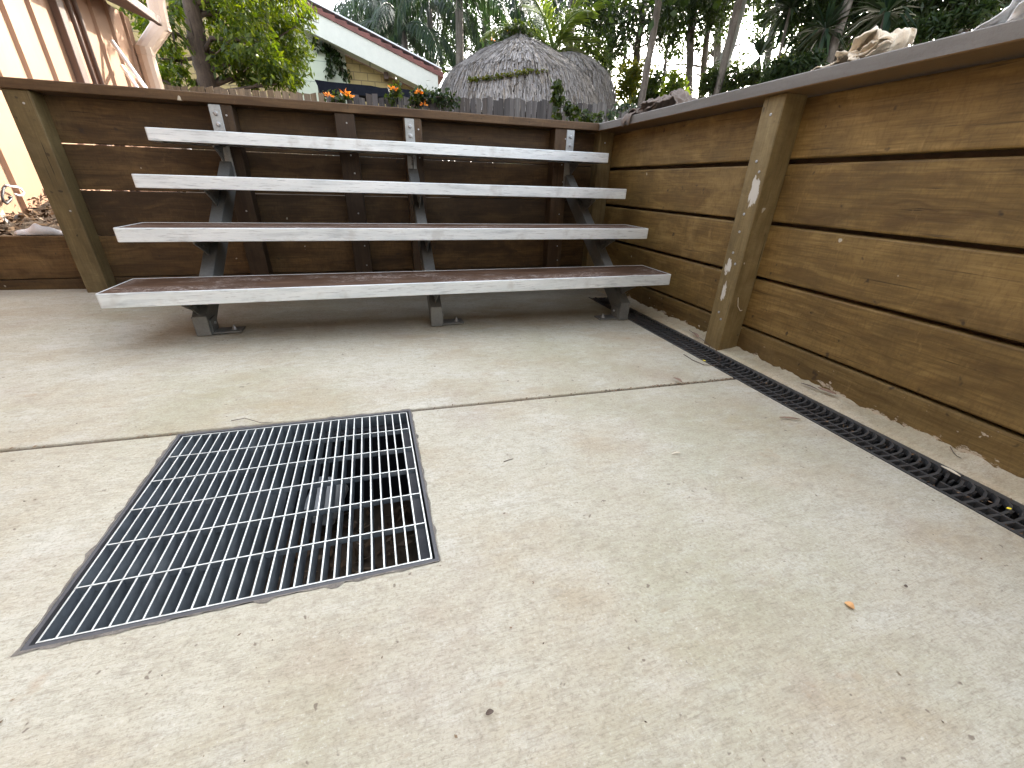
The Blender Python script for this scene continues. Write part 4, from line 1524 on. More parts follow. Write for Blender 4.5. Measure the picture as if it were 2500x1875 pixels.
G_PALMB = leaf_mat('bright_palm_leaves', [(0.08, 0.125, 0.035), (0.11, 0.16, 0.043), (0.15, 0.19, 0.05)], 0.4, 0.4, (1.9, 1.8, 0.6))
M_BARK = wood_mat('grey_bark', (0.06, 0.05, 0.042), (0.13, 0.112, 0.092), (0.22, 0.195, 0.165), 2, 0.4, 0.9)
M_BARKB = wood_mat('brown_bark', (0.055, 0.038, 0.028), (0.115, 0.080, 0.058), (0.17, 0.125, 0.09), 2, 0.4, 0.9)
M_BARKP = wood_mat('pale_bark', (0.16, 0.16, 0.14), (0.26, 0.27, 0.24), (0.36, 0.37, 0.33), 2, 0.3, 0.8)
M_FLOWER = leaf_mat('orange_flowers', [(0.80, 0.27, 0.03), (0.88, 0.36, 0.05), (0.75, 0.20, 0.02)], 0.3, 0.3, (1.2, 1.0, 0.8))


def tree(name, label, cat, trunk, r0, r1, blobs, n, size, leaf, bark, seed, group=None, dist=10, asp=0.36, limbs=True, droop=0.35, extra=(), clump=26, spread=0.2, base=None):
    """trunk: pixels of the trunk from foot to top; blobs: pixels and radii of the leaf masses; extra: leaf masses in plan units"""
    P = [far(u, v, dist) for u, v in trunk]
    d = P[0] - P[-1]
    foot = P[0] + d / max(abs(d[2]), 0.2) * max(0.0, P[0][2] - (base if base is not None else 0.75))
    P = [foot] + P
    root = thing(name, foot, label, cat, group)
    R = random.Random(seed)
    rad = [r0 + (r1 - r0) * i / (len(P) - 1) for i in range(len(P))]
    # a bent, slightly uneven trunk
    pts, rr = [], []
    for i in range(len(P) - 1):
        for k in range(4):
            t = k / 4
            pts.append(P[i] * (1 - t) + P[i + 1] * t + np.array([R.gauss(0, 1), R.gauss(0, 1), 0]) * r0 * 0.10)
            rr.append((rad[i] * (1 - t) + rad[i + 1] * t) * R.uniform(0.93, 1.07))
    pts.append(P[-1])
    rr.append(rad[-1])
    mb = MB().tube(pts, rr, 10)
    B = []
    for (u, v, rp, *dd) in blobs:
        c = far(u, v, dist + (dd[0] if dd else R.uniform(-0.5, 0.5)))
        B.append((c, rp * per_px(c), 1.0))
    for e_ in extra:
        B.append((np.array(e_[:3]), e_[3], e_[4] if len(e_) > 4 else 1.0))
    if limbs:
        for c, rad_, _ in B:
            j = min(range(len(pts)), key=lambda i: np.linalg.norm(pts[i] - c) + (0 if pts[i][2] < c[2] - 0.1 else 1.5))
            s_ = pts[j]
            m1 = s_ * 0.6 + c * 0.4 + np.array([R.gauss(0, .1), R.gauss(0, .1), 0.12])
            rb = max(0.012, rr[j] * 0.35)
            mb.tube([s_, m1, c], [rb, rb * 0.7, rb * 0.3], 6)
            for q in range(3):
                e2 = c + np.array([R.gauss(0, 1), R.gauss(0, 1), R.gauss(0, 1)]) * rad_ * 0.45
                mb.tube([m1 * 0.4 + c * 0.6, e2], [rb * 0.4, rb * 0.15], 5)
    obj('trunk', mb, bark, root, smooth=True)
    cloud('crown', leaves(B, n, size, asp, seed, droop, clump, spread), None, leaf, root)
    return root


# the leafy tree over the brown fence
tree('leafy_tree', 'leafy tree with glossy sunlit leaves and a brown trunk over the brown fence', 'tree',
     [(508, 214), (492, 140), (470, 40), (455, -60), (440, -160)], 0.125, 0.06,
     [(405, 70, 55), (420, 150, 45), (395, 195, 30), (540, 40, 70), (600, 100, 65), (560, 150, 45), (650, 60, 75), (700, 110, 55), (705, 165, 45),
      (640, 160, 55), (600, 200, 35), (735, 40, 35), (690, 195, 40), (480, 10, 50), (350, 20, 40), (570, -70, 100), (680, -60, 80), (460, -90, 80), (455, 195, 28), (660, 205, 28)],
     12500, 0.092, G_BRIGHT, M_BARKB, 31, None, 7.3, 0.30, droop=0.5, base=0.3)
# hanging vine on the house gable
def vine(name, label, pts, n, size, leaf, seed, spread, cat='vine', flowers=(), group=None, thick=0.006):
    root = thing(name, pts[0], label, cat, group)
    mb = MB().tube(pts, thick, 5)
    obj('stem', mb, M_TWIG, root)
    R = np.random.default_rng(seed)
    B = []
    for a, b in zip(pts, pts[1:]):
        for t in np.linspace(0, 1, 5):
            B.append((np.asarray(a) * (1 - t) + np.asarray(b) * t, spread, 1.0))
    cloud('foliage', leaves(B, n, size, 0.6, seed, 0.4, 8, 0.5), None, leaf, root)
    for c in flowers:
        V = []
        c = np.asarray(c)
        for _ in range(13):
            d = R.normal(size=3)
            d[2] = abs(d[2]) * 0.6 - 0.1
            d /= np.linalg.norm(d)
            s_ = np.cross(d, R.normal(size=3))
            s_ /= np.linalg.norm(s_)
            l = R.uniform(0.035, 0.065)
            V.append([c + d * 0.012, c + d * l * 0.8 + s_ * 0.011, c + d * l * 1.15, c + d * l * 0.8 - s_ * 0.011])
        cloud('flower', np.array(V), None, M_FLOWER, root)
    return root


vine('hanging_vine', 'dark leafy vine hanging down the pale green gable of the house', [onY(u, v, WY - 0.1) for u, v in ((768, 102), (785, 113), (808, 125), (826, 150), (838, 175), (846, 196))], 300, 0.075, G_DARK, 41, 0.085)
vine('hanging_vine', 'short vine strand hanging left of the main vine on the green gable', [onY(u, v, WY - 0.1) for u, v in ((808, 125), (806, 150), (803, 172), (806, 192))], 110, 0.07, G_DARK, 42, 0.045)

FF = FY - 0.06
for i, (cl, lab, fl) in enumerate((
    ([(806, 242), (830, 240), (850, 243)], 'flame vine with two orange flower heads at the step in the paling fence', [(803, 235), (843, 229), (852, 236)]),
    ([(955, 250), (960, 235), (965, 222), (972, 214)], 'flame vine tuft with one orange flower head above the dark awning', [(960, 219)]),
    ([(1010, 262), (1018, 240), (1024, 226), (1040, 232)], 'flame vine with orange flowers at top and foot, left of the hut', [(1022, 227), (1034, 256)]),
    ([(1045, 240), (1070, 236), (1095, 240), (1105, 248)], 'flowerless dark vine draped over the grey fence at the foot of the hut', []))):
    vine('flame_vine', lab, [onY(u, v, FF) for u, v in cl], (100, 110, 190, 240)[i], 0.055, G_MID if i != 3 else G_DARK, 50 + i, 0.055 if i != 3 else 0.07, 'vine', [onY(u, v, FF - 0.08) for u, v in fl], 'vines on the paling fences')


def hutpt(u, v):                                  # a point on the front of the dome at that pixel
    d = ray(u, v)
    best = None
    for t in np.linspace(5.5, 11, 400):
        p = EYE + d * t
        r_ = math.hypot(p[0] - ctr[0], p[1] - CY)
        zz = np.array([q[1] for q in pf][::-1])
        rr_ = np.array([q[0] for q in pf][::-1])
        if r_ < np.interp(p[2], zz, rr_) + 0.05:
            return p
    return EYE + d * (CY / d[1])


vine('creeper_vine', 'light green creeper crossing the front of the thatched roof', [hutpt(u, v) for u, v in ((1145, 196), (1165, 192), (1190, 189), (1215, 187), (1240, 183), (1265, 179), (1290, 175), (1330, 172))], 190, 0.05, G_YEL, 61, 0.026)
vine('flame_vine', 'flame vine with orange flowers around the peak of the thatched roof', [hutpt(1200, 104), hutpt(1228, 92), onY(1245, 76, CY - 0.2), onY(1262, 66, CY - 0.2), onY(1280, 72, CY - 0.2), onY(1300, 88, CY - 0.3)], 380, 0.065, G_MID, 62, 0.075, 'vine', [hutpt(1204, 101), hutpt(1236, 80)], 'vines on the paling fences')


# ------------------------------------------------------------------ palms
def frond(base, az, el, length, droop, nleaf, ll, lw, R, hang=0.5):
    """one feather leaf: an arching rib with two rows of drooping leaflets"""
    az_v = np.array([math.cos(az), math.sin(az), 0])
    up = np.array([0, 0, 1.0])
    pts = []
    p = np.asarray(base, float).copy()
    e = el
    step = length / 12
    for i in range(13):
        pts.append(p.copy())
        p = p + step * (az_v * math.cos(e) + up * math.sin(e))
        e -= droop / 12
    V = []
    side = np.array([-az_v[1], az_v[0], 0])
    for i in range(nleaf):
        t = 0.10 + 0.88 * i / nleaf
        k = min(11, int(t * 12))
        q = pts[k] + (pts[k + 1] - pts[k]) * (t * 12 - k)
        tang = pts[k + 1] - pts[k]
        tang /= np.linalg.norm(tang)
        for s_ in (-1, 1):
            l = ll * math.sin(math.pi * (0.12 + 0.83 * t)) * R.uniform(0.8, 1.1)
            d = tang * 0.55 + side * s_ * 0.85 + up * (0.25 - hang) + R.normal(size=3) * 0.10
            d /= np.linalg.norm(d)
            mid = q + d * l * 0.5
            d2 = d - up * hang * 0.9
            d2 /= np.linalg.norm(d2)
            tip = mid + d2 * l * 0.5
            wv = np.cross(d, up)
            wv = wv / (np.linalg.norm(wv) + 1e-6) * lw
            wv = wv + up * lw * 0.4
            V.append([q, mid - wv, tip, mid + wv])
    return pts, np.array(V)


def palm(name, label, crown, foot, tr, fronds, mat, seed, nleaf=46, ll=0.5, lw=0.014, hang=0.5, bark=M_BARK):
    R = np.random.default_rng(seed)
    root = thing(name, foot, label, 'palm')
    crown = np.asarray(crown)
    foot = np.asarray(foot)
    mb = MB().tube([foot, foot * 0.5 + crown * 0.5 + np.array([0.03, 0, 0]), crown], [tr * 1.2, tr, tr * 0.8], 10)
    obj('trunk', mb, bark, root, smooth=True)
    for az, el, L, dr in fronds:
        pts, V = frond(crown + R.normal(size=3) * 0.04, az, el, L, dr, nleaf, ll, lw, R, hang)
        # leaflets first, the rib is a tube joined as its own part
        fr = cloud('frond', V, None, mat, root)
        mb = MB().tube(pts, [0.022 * (1 - i / 14) + 0.004 for i in range(len(pts))], 5)
        obj('rib', mb, mat, fr, smooth=True)
    return root


P0 = far(1120, -40, 12.0)
R1 = random.Random(4)
fr = []
for k in range(17):
    az = k * 2.399 + 0.3
    fr.append((az, R1.uniform(0.1, 0.9), R1.uniform(2.3, 3.0), R1.uniform(1.7, 2.5)))
palm('queen_palm', 'tall queen palm with long drooping dark fronds behind the hut, its crown above the frame', P0, (P0[0] - 0.1, P0[1], 0.3), 0.10, fr, G_PALM, 71, 62, 0.62, 0.016, 0.85)
P1 = far(985, 75, 12.6)
fr = []
for k in range(12):
    az = k * 2.399 + 1.0
    fr.append((az, R1.uniform(0.2, 1.0), R1.uniform(1.6, 2.1), R1.uniform(1.9, 2.6)))
palm('queen_palm', 'lower queen palm with drooping fronds just right of the house roof', P1, (P1[0], P1[1], 0.3), 0.09, fr, G_PALM, 72, 52, 0.55, 0.016, 0.85)
P4 = far(905, 40, 15.5)
palm('queen_palm', 'slender queen palm in the distance just above the middle of the house roof', P4, (P4[0], P4[1], 0.0), 0.09, [(k * 2.399 + 0.5, R1.uniform(0.1, 0.8), R1.uniform(1.8, 2.3), R1.uniform(1.8, 2.5)) for k in range(14)], G_PALM, 75, 50, 0.6, 0.018, 0.85)
P5 = far(1048, 20, 14.0)
palm('queen_palm', 'queen palm in the distance between the two nearer palms', P5, (P5[0], P5[1], 0.0), 0.09, [(k * 2.399 + 0.9, R1.uniform(0.1, 0.8), R1.uniform(2.0, 2.5), R1.uniform(1.8, 2.5)) for k in range(15)], G_PALM, 76, 54, 0.6, 0.018, 0.85)
P2 = far(1352, 122, 10.2)
fr = [(math.pi - 0.15, 0.75, 1.55, 1.5), (math.pi + 0.5, 1.15, 1.5, 1.2), (-0.1, 0.7, 1.45, 1.9), (0.25, 1.15, 1.6, 1.2), (0.6, 0.5, 1.3, 1.7), (1.9, 1.2, 1.4, 1.0), (-1.3, 0.9, 1.2, 1.4), (-0.6, 1.25, 1.6, 0.9), (2.6, 0.5, 1.3, 1.6), (-0.35, 0.25, 1.2, 1.5)]
palm('feather_palm', 'light green feather palm with fanned fronds right of the thatched peak', P2, (P2[0], P2[1], 0.3), 0.06, fr, G_PALMB, 73, 60, 0.46, 0.016, 0.28)
P3 = far(1500, -70, 14.0)
fr = [(k * 2.399, R1.uniform(-0.1, 0.4), R1.uniform(2.0, 2.6), R1.uniform(1.6, 2.3)) for k in range(13)]
palm('queen_palm', 'dark queen palm above the feather palm, its crown above the frame', far(1400, -20, 13.0), (far(1400, -20, 13.0)[0], far(1400, -20, 13.0)[1], 0.3), 0.1, fr, G_PALM, 74, 56, 0.6, 0.016, 0.7)

# ------------------------------------------------------------------ trees to the middle and right
GRP = 'trees behind the hut and terrace'
tree('gum_tree', 'airy grey green tree against the sky above the house roof', 'tree', [(925, 190), (915, 100), (905, 0)], 0.16, 0.07,
     [(880, 110, 45), (905, 60, 60), (930, 130, 50), (960, 40, 70), (910, 0, 70), (985, 110, 60), (1030, 30, 80), (1060, 110, 60), (870, 150, 35), (1000, -60, 120), (900, -60, 80)], 8000, 0.15, G_BLUE, M_BARK, 81, GRP, 21, 0.32, base=0, spread=0.25)
tree('dark_tree', 'dense dark tree overhanging the right shoulder of the thatched hut', 'tree', [(1549, 200), (1556, 120), (1575, 0)], 0.09, 0.06,
     [(1462, 60, 55), (1440, 130, 42), (1478, 160, 42), (1500, 30, 60), (1530, 95, 50), (1575, 40, 60), (1600, 100, 40), (1620, 40, 50), (1455, 195, 30), (1510, 150, 30), (1440, 10, 50), (1650, 75, 40), (1600, -30, 70), (1500, -40, 70)],
     10500, 0.088, G_DARK, M_BARK, 82, GRP, 11.2, 0.36, base=0.5)
tree('forest_tree', 'straight grey trunk standing right of the small gap of sky', 'tree', [(1679, 238), (1686, 120), (1694, 0), (1700, -120)], 0.085, 0.06,
     [(1660, 20, 50), (1690, -40, 80), (1720, 50, 30), (1650, 110, 28), (1695, 95, 25)], 3600, 0.088, G_DARK, M_BARK, 83, GRP, 10.6, 0.36,
     [(0, 0, 0, 0)] and ())
tree('forest_tree', 'slimmer trunk between the straight trunk and the leaning one', 'tree', [(1711, 236), (1722, 120), (1738, 0), (1752, -120)], 0.075, 0.05,
     [(1745, -40, 80), (1735, 60, 35), (1765, 20, 40)], 3000, 0.088, G_DARK, M_BARK, 84, GRP, 11.2, 0.36)
tree('forest_tree', 'thick pale leaning trunk that crosses the brightest sky', 'tree', [(1754, 224), (1779, 120), (1811, 0), (1845, -120)], 0.125, 0.085,
     [(1830, -60, 90), (1880, -20, 60), (1790, -70, 70)], 3200, 0.088, G_DARK, M_BARKP, 85, GRP, 10.2, 0.36)
tree('forest_tree', 'thin trunk silhouetted in the gap of bright sky above the bushes', 'tree', [(1618, 214), (1627, 130), (1640, 40)], 0.05, 0.035,
     [(1640, 30, 40), (1655, -20, 60)], 1500, 0.1, G_DARK, M_BARK, 86, GRP, 13, 0.36)
tree('bamboo_palm', 'pale green ringed palm trunk rising from the wall top right of the leaning trunk', 'tree', [(1863, 196), (1882, 100), (1904, 0), (1930, -110)], 0.055, 0.05,
     [(1930, -80, 80), (1880, 30, 35), (1930, 60, 45)], 2600, 0.10, G_DARK, M_BARKP, 87, GRP, 9.6, 0.25)
tree('dark_tree', 'dark broad tree filling the view above the cream towel', 'tree', [(2035, 160), (2050, 60), (2070, -60)], 0.10, 0.07,
     [(1985, 50, 60), (2050, 30, 70), (2110, 20, 70), (1960, 120, 45), (2020, 115, 50), (2090, 85, 50), (2170, 40, 70), (2230, 20, 60), (2150, 95, 40), (1990, -30, 80), (2110, -60, 100), (2240, -60, 100)],
     10500, 0.10, G_DARK, M_BARK, 88, GRP, 8.8, 0.30)
tree('dark_tree', 'dark tree at the right frame edge above the white cloth', 'tree', [(2330, 60), (2350, -40), (2370, -160)], 0.10, 0.07,
     [(2290, 10, 70), (2350, 0, 80), (2420, -20, 80), (2490, -40, 80), (2300, 55, 45), (2380, 40, 45), (2460, 10, 50), (2330, -90, 120), (2480, -110, 120)],
     7000, 0.10, G_DARK, M_BARK, 89, GRP, 8.0, 0.30)
tree('backlit_tree', 'yellow green backlit tree seen between the pale palm trunk and the dark broad tree', 'tree', [(1960, 185), (1970, 90), (1985, -20)], 0.08, 0.05,
     [(1915, 165, 34), (1960, 160, 40), (2010, 150, 45), (2050, 140, 40), (2020, 80, 60), (1975, 105, 35)], 2300, 0.13, G_YEL, M_BARK, 90, GRP, 14, 0.34)
tree('tall_tree', 'hazy tall tree far behind the leaning trunk', 'tree', [(1745, 200), (1755, 80), (1770, -20)], 0.16, 0.1,
     [(1700, 30, 55), (1750, 70, 45), (1725, 130, 40), (1790, 150, 35), (1660, 120, 36), (1800, 30, 50), (1860, 90, 45), (1620, 60, 50), (1640, 180, 35), (1570, 160, 35), (1900, 40, 50)], 5600, 0.14, G_MID, M_BARK, 91, GRP, 19, 0.32, base=0.3)
tree('tall_tree', 'hazy tall tree far behind the dark tree by the hut', 'tree', [(1480, 220), (1490, 100), (1500, -40)], 0.18, 0.12,
     [(1420, 60, 60), (1450, 100, 50), (1410, 150, 45), (1380, 10, 55), (1330, 50, 60)], 2400, 0.18, G_MID, M_BARK, 92, GRP, 20, 0.32, base=0.3)
tree('tall_tree', 'dark tall tree far behind the queen palms', 'tree', [(1180, 200), (1185, 100), (1190, -40)], 0.18, 0.12,
     [(1100, 110, 60), (1150, 60, 70), (1210, 100, 60), (1250, 30, 70), (1060, 170, 45), (1300, 80, 60), (1350, 150, 50), (990, 200, 40)], 4600, 0.18, G_DARK, M_BARK, 93, GRP, 18, 0.32, base=0.3)

# bushes
def bush(name, label, pts, n, size, leaf, seed, dist, group, asp=0.4):
    B = []
    for u, v, rp in pts:
        c = far(u, v, dist)
        B.append((c, rp * per_px(c), 1.0))
    foot = B[0][0].copy()
    foot[2] = 0.75
    root = thing(name, foot, label, 'bush', group)
    mb = MB()
    for c, r_, _ in B:
        mb.tube([foot, foot * 0.4 + c * 0.6 + np.array([0, 0, .05]), c], [0.03, 0.02, 0.008], 5)
    obj('stems', mb, M_TWIG, root)
    cloud('foliage', leaves(B, n, size, asp, seed, 0.2, 20, 0.24), None, leaf, root)


BG = 'bushes between the hut and the terrace wall'
bush('garden_bush', 'yellow green sunlit bush right beside the thatched hut', [(1530, 190, 32), (1520, 230, 30), (1560, 225, 34), (1560, 180, 28), (1590, 240, 26)], 2600, 0.085, G_YEL, 101, 10.5, BG)
bush('garden_bush', 'brownish green bush under the gap of bright sky', [(1590, 215, 28), (1620, 235, 28), (1570, 250, 26), (1600, 190, 20)], 1600, 0.085, G_MID, 102, 9.6, BG)
bush('garden_bush', 'fresh green bush in front of the straight trunk', [(1645, 205, 26), (1635, 240, 24), (1660, 225, 22)], 1300, 0.08, G_BRIGHT, 103, 9.2, BG)
bush('garden_bush', 'strap leaved bush around the foot of the leaning trunk', [(1790, 190, 30), (1770, 215, 22), (1820, 195, 26), (1740, 190, 26), (1720, 215, 22), (1850, 190, 22)], 2300, 0.12, G_MID, 104, 8.2, BG, 0.16)
bush('garden_bush', 'dark low bush along the wall top left of the cream towel', [(1900, 170, 24), (1940, 165, 26), (1985, 150, 26), (1880, 195, 18)], 1800, 0.10, G_DARK, 105, 7.2, BG, 0.2)
bush('garden_bush', 'dark bush behind the wall top right of the cream towel', [(2200, 90, 30), (2260, 75, 30), (2150, 115, 22), (2320, 60, 28), (2390, 40, 26)], 2200, 0.10, G_DARK, 106, 6.6, BG, 0.2)

# spiky rosettes
def rosette(label, u, v, dist, r_, n, seed):
    c = far(u, v, dist)
    root = thing('dracaena', (c[0], c[1], 0.8), label, 'dracaena', 'spiky rosette plants on the terrace')
    mb = MB().tube([(c[0] + 0.05, c[1], 0.8), c], [0.03, 0.02], 7)
    obj('stem', mb, M_BARK, root)
    R = np.random.default_rng(seed)
    V = []
    for _ in range(n):
        d = R.normal(size=3)
        d[2] += 0.25
        d /= np.linalg.norm(d)
        s_ = np.cross(d, [0, 0, 1.0])
        s_ /= np.linalg.norm(s_) + 1e-6
        l = r_ * R.uniform(0.7, 1.1)
        w_ = 0.05 * r_
        tip = c + d * l - np.array([0, 0, 0.25 * l * abs(1 - d[2])])
        V.append([c, c + d * l * 0.5 + s_ * w_, tip, c + d * l * 0.5 - s_ * w_])
    cloud('leaves', np.array(V), None, G_PALM, root)


rosette('spiky dracaena head low behind the pale palm trunk', 1855, 138, 8.9, 0.40, 70, 111)
rosette('spiky dracaena head left of the cream towel, high in the dark tree', 2015, 70, 7.6, 0.42, 70, 112)
rosette('large spiky dracaena head above the cream towel', 2165, 30, 6.6, 0.46, 80, 113)
rosette('spiky dracaena head near the top between palm trunk and dark tree', 1930, 20, 8.4, 0.42, 70, 114)

# added sun-blocking trees, crowns shaped above the frame to keep the patio shaded
shade = [('sun_block_tree', 'added sun-blocking tree with its dense crown above the frame, second from the right', 7.4, -1.6), ('sun_block_tree', 'added sun-blocking tree with its dense crown above the frame, behind the leaning trunk', 7.7, -0.55),
         ('sun_block_tree', 'added sun-blocking tree with its dense crown above the frame, middle of the row', 7.3, 0.75), ('sun_block_tree', 'added sun-blocking tree with its dense crown above the frame, towards the house', 7.6, 2.05),
         ('sun_block_tree', 'added sun-blocking tree with its dense crown above the frame, outermost', 7.3, 3.4)]
for i, (nm, lab, d, nn) in enumerate(shade):
    R = random.Random(200 + i)
    px, py = 0.707 * d + 0.707 * nn, 0.5 + 0.707 * d - 0.707 * nn
    root = thing(nm, (px, py, 0.8), lab, 'tree', 'added sun-blocking trees')
    mb = MB().tube([(px, py, 0.8), (px + 0.1, py, 3), (px, py + 0.1, 6.0)], [0.055, 0.05, 0.035], 9)
    B = []
    for k in range(8):
        z = 3.95 + 0.42 * k
        B.append((np.array([px + R.uniform(-0.45, 0.45), py + R.uniform(-0.45, 0.45), z]), R.uniform(0.80, 0.98), 1.0))
        mb.tube([(px, py, z - 0.5), tuple(B[-1][0])], [0.04, 0.015], 5)
    obj('trunk', mb, M_BARK, root, smooth=True)
    cloud('crown', leaves(B, 13000, 0.17, 0.45, 300 + i, 0.2, 20, 0.34), None, G_DARK, root)

# ------------------------------------------------------------------ weeds by the corner
R = np.random.default_rng(77)
V = []
for _ in range(420):
    x, y = R.uniform(0.75, 1.75), R.uniform(2.95, 3.5)
    if R.uniform() < 0.6:
        x = R.uniform(1.1, 1.75)
    p = np.array([x, y, gh(x, y) - 0.01])
    l = R.uniform(0.08, 0.26)
    d = np.array([R.normal(0, 0.5), R.normal(0, 0.4), 1.0])
    d /= np.linalg.norm(d)
    s_ = np.array([R.normal(), R.normal(), 0])
    s_ *= 0.0032 / np.linalg.norm(s_)
    mid = p + d * l * 0.55
    tip = mid + (d + np.array([R.normal(0, .7), R.normal(0, .5), -0.6])) * l * 0.45
    V.append([p - s_, p + s_, mid + s_, mid - s_])
    V.append([mid - s_, mid + s_, tip + s_ * 0.2, tip - s_ * 0.2])
G_STRAW = leaf_mat('grass_blades', [(0.10, 0.14, 0.04), (0.17, 0.20, 0.07), (0.26, 0.25, 0.11), (0.07, 0.11, 0.04)], 0.4, 0.3)
tag(cloud('long_grass', np.array(V), None, G_STRAW, None, (1.3, 3.2, 0.8)), 'straggly long grass behind the inner corner of the walls', 'grass', kind='stuff')
for i, (lab, pts, n) in enumerate((
    ('leafy weed leaning left above the back cap near the corner', [(1395, 300), (1392, 285), (1388, 262), (1378, 248)], 90),
    ('spreading weed with small leaves behind the corner of the caps', [(1440, 300), (1430, 285), (1415, 272), (1400, 262)], 90),
    ('trailing silvery weed rising beside the grey rag', [(1480, 290), (1500, 275), (1520, 262), (1545, 258)], 130),
    ('low weed between the corner and the paling fence', [(1425, 305), (1450, 290), (1470, 280)], 90),
    ('single tall weed leaf standing before the thatch', [(1362, 290), (1360, 250), (1358, 225), (1357, 210)], 8))):
    P = [onY(u, v, 3.25) for u, v in pts]
    vine('garden_weed', lab, P, n, 0.034 if i != 4 else 0.05, G_MID if i != 2 else G_BLUE, 400 + i, 0.028, 'weed', (), 'weeds behind the wall corner', 0.003)

# ------------------------------------------------------------------ cloths on the right cap
M_RAG = plain('grey_brown_cloth', (0.175, 0.145, 0.125), 0.95, 0, 0.25, 60, 0.5, 0.1)
M_TOWEL = plain('cream_cloth', (0.66, 0.58, 0.46), 0.95, 0, 0.15, 60, 0.5, 0.1)
M_WHITEC = plain('bluish_white_cloth', (0.84, 0.86, 0.88), 0.95, 0, 0.10, 60, 0.4, 0.1)


def folded(name, label, layers, mat, seed, wr=0.004):
    """a dropped cloth: sheets folded back on themselves; each layer is a path (y, height) swept across the cap"""
    R = np.random.default_rng(seed)
    mb = MB()
    for path, x0, x1, skew in layers:
        P = np.array(path, float)
        d = np.concatenate([[0], np.cumsum(np.hypot(*np.diff(P, axis=0).T))])
        m = 64
        tt = np.linspace(0, d[-1], m)
        # rounded but still creased: smooth the polyline a little
        yy, zz = np.interp(tt, d, P[:, 0]), np.interp(tt, d, P[:, 1])
        for _ in range(3):
            yy[1:-1] = (yy[:-2] + 2 * yy[1:-1] + yy[2:]) / 4
            zz[1:-1] = (zz[:-2] + 2 * zz[1:-1] + zz[2:]) / 4
        nx = 22
        ph = R.uniform(0, 6.28, 10)
        b = len(mb.v)
        for i in range(nx):
            q = i / (nx - 1)
            for k in range(m):
                t = tt[k] / d[-1]
                amp = 0.25 + 0.75 * min(1, zz[k] / 0.05)
                w1 = math.sin(9 * q + 5 * t + ph[0]) * 0.012 + math.sin(21 * q - 14 * t + ph[1]) * 0.006
                w2 = math.sin(7 * q - 8 * t + ph[2]) * 0.010 + (1 - abs(math.sin(6 * q + 19 * t + ph[3]))) * 0.010
                edge = (math.sin(13 * t + ph[4]) * 0.010 + math.sin(31 * t + ph[5]) * 0.005) * (1 if q < 0.5 else -1) * abs(2 * q - 1)
                x = x0 + (x1 - x0) * q + edge + skew * zz[k]
                fine = wr * math.sin(46 * q + 33 * t + ph[6]) * math.sin(38 * t - 20 * q + ph[7])
                y = yy[k] + amp * w1 + 0.012 * (q - 0.5) * math.sin(6 * t + ph[8])
                z = zz[k] * (1.0 - 0.22 * (2 * q - 1) ** 2 + 0.10 * math.sin(5 * q + ph[9] + 9 * t)) + amp * w2 * 0.7 + fine
                lim = 0.0022 if 1.335 < x < 1.545 else -1
                mb.v.append((x, y, 0.943 + max(z, lim)))
        for i in range(nx - 1):
            for k in range(m - 1):
                mb.f.append((b + i * m + k, b + i * m + k + 1, b + (i + 1) * m + k + 1, b + (i + 1) * m + k))
    y0 = np.mean([v[1] for v in mb.v])
    o = obj(name, mb, mat, None, (1.42, float(y0), 0.943), smooth=True, flip=False)
    o.modifiers.new('thick', 'SOLIDIFY').thickness = 0.004
    return tag(o, label, 'cloth')


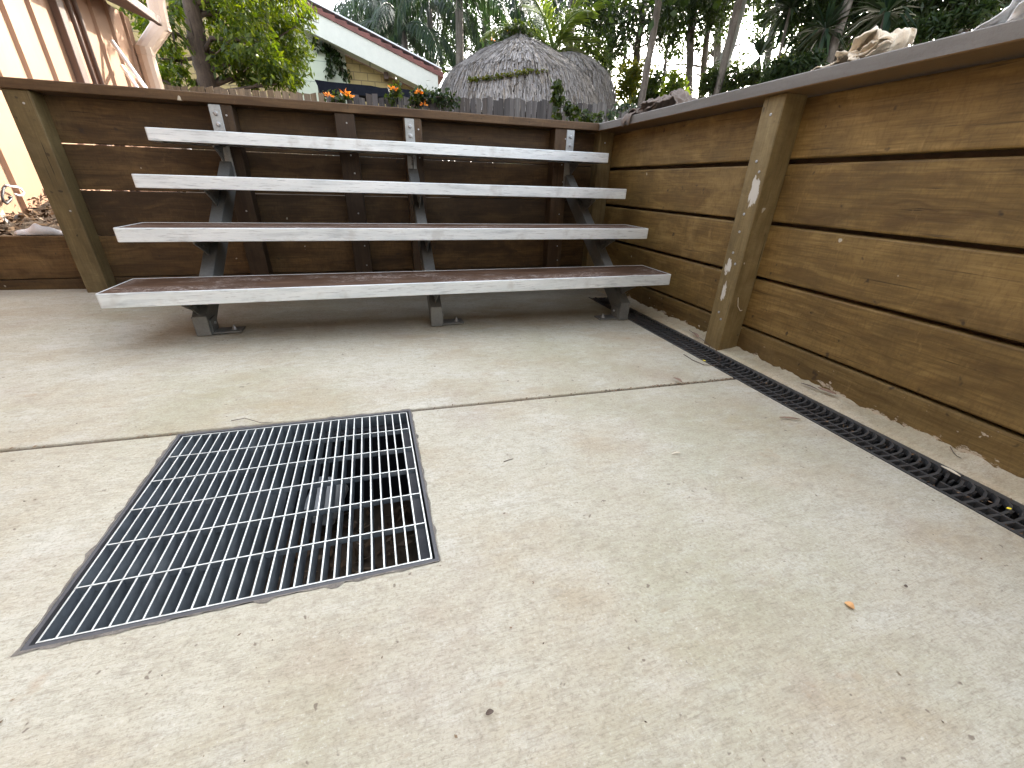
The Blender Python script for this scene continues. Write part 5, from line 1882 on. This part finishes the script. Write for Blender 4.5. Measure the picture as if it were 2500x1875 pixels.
folded('towel', 'cream crumpled towel heaped on the grey cap under the dark trees', [
    ([(1.262, 0.004), (1.225, 0.010), (1.19, 0.014), (1.165, 0.028), (1.15, 0.050), (1.118, 0.074), (1.100, 0.072), (1.105, 0.05), (1.125, 0.02), (1.13, 0.006)], 1.350, 1.46, 0.15),
    ([(1.135, 0.006), (1.11, 0.03), (1.085, 0.058), (1.070, 0.062), (1.058, 0.045), (1.062, 0.03), (1.085, 0.014), (1.10, 0.006)], 1.358, 1.47, 0.2),
    ([(1.20, 0.006), (1.175, 0.028), (1.15, 0.034), (1.135, 0.012), (1.12, 0.004)], 1.345, 1.45, 0.0)], M_TOWEL, 502)
folded('cleaning_rag', 'grey brown crumpled rag on the grey cap, one corner hanging over the edge', [
    ([(2.32, 0.004), (2.27, 0.020), (2.22, 0.050), (2.16, 0.066), (2.11, 0.055), (2.12, 0.03), (2.16, 0.012), (2.18, 0.004)], 1.345, 1.46, 0.2),
    ([(2.14, 0.004), (2.10, 0.035), (2.05, 0.068), (1.99, 0.060), (1.955, 0.030), (1.95, 0.004)], 1.350, 1.47, 0.2),
    ([(2.38, 0.004), (2.34, 0.018), (2.28, 0.032), (2.24, 0.012), (2.22, 0.004)], 1.345, 1.45, 0.0)], M_RAG, 501)
# its hanging corner
mb = MB()
m = 12
for j in range(m):
    y = 2.27 + 0.085 * j / (m - 1)
    cut = 0.050 * (0.75 + 0.25 * math.sin(j * 0.9 + 0.5)) * (1 if 0 < j < m - 1 else 0.8)
    wv = 0.004 * math.sin(j * 1.3)
    mb.v += [(1.40, y - 0.01, 0.960 + wv), (1.345, y, 0.957 + wv), (1.327 + wv, y + 0.003, 0.948), (1.322 - abs(wv), y + 0.006, 0.925), (1.325 - abs(wv), y + 0.012, 0.943 - cut)]
for j in range(m - 1):
    for i in range(4):
        mb.f.append((j * 5 + i, (j + 1) * 5 + i, (j + 1) * 5 + i + 1, j * 5 + i + 1))
rag = [o for o in COL.objects if o.name == 'cleaning_rag'][0]
o = obj('hanging_corner', mb, M_RAG, rag, smooth=True, flip=False)
o.modifiers.new('thick', 'SOLIDIFY').thickness = 0.003
folded('towel', 'bluish white cloth on the grey cap at the right frame edge', [
    ([(0.875, 0.004), (0.845, 0.02), (0.82, 0.06), (0.78, 0.085), (0.74, 0.08), (0.70, 0.06), (0.68, 0.004)], 1.352, 1.48, 0.1),
    ([(0.80, 0.004), (0.77, 0.07), (0.73, 0.11), (0.69, 0.10), (0.66, 0.05), (0.65, 0.004)], 1.36, 1.47, 0.1)], M_WHITEC, 503)
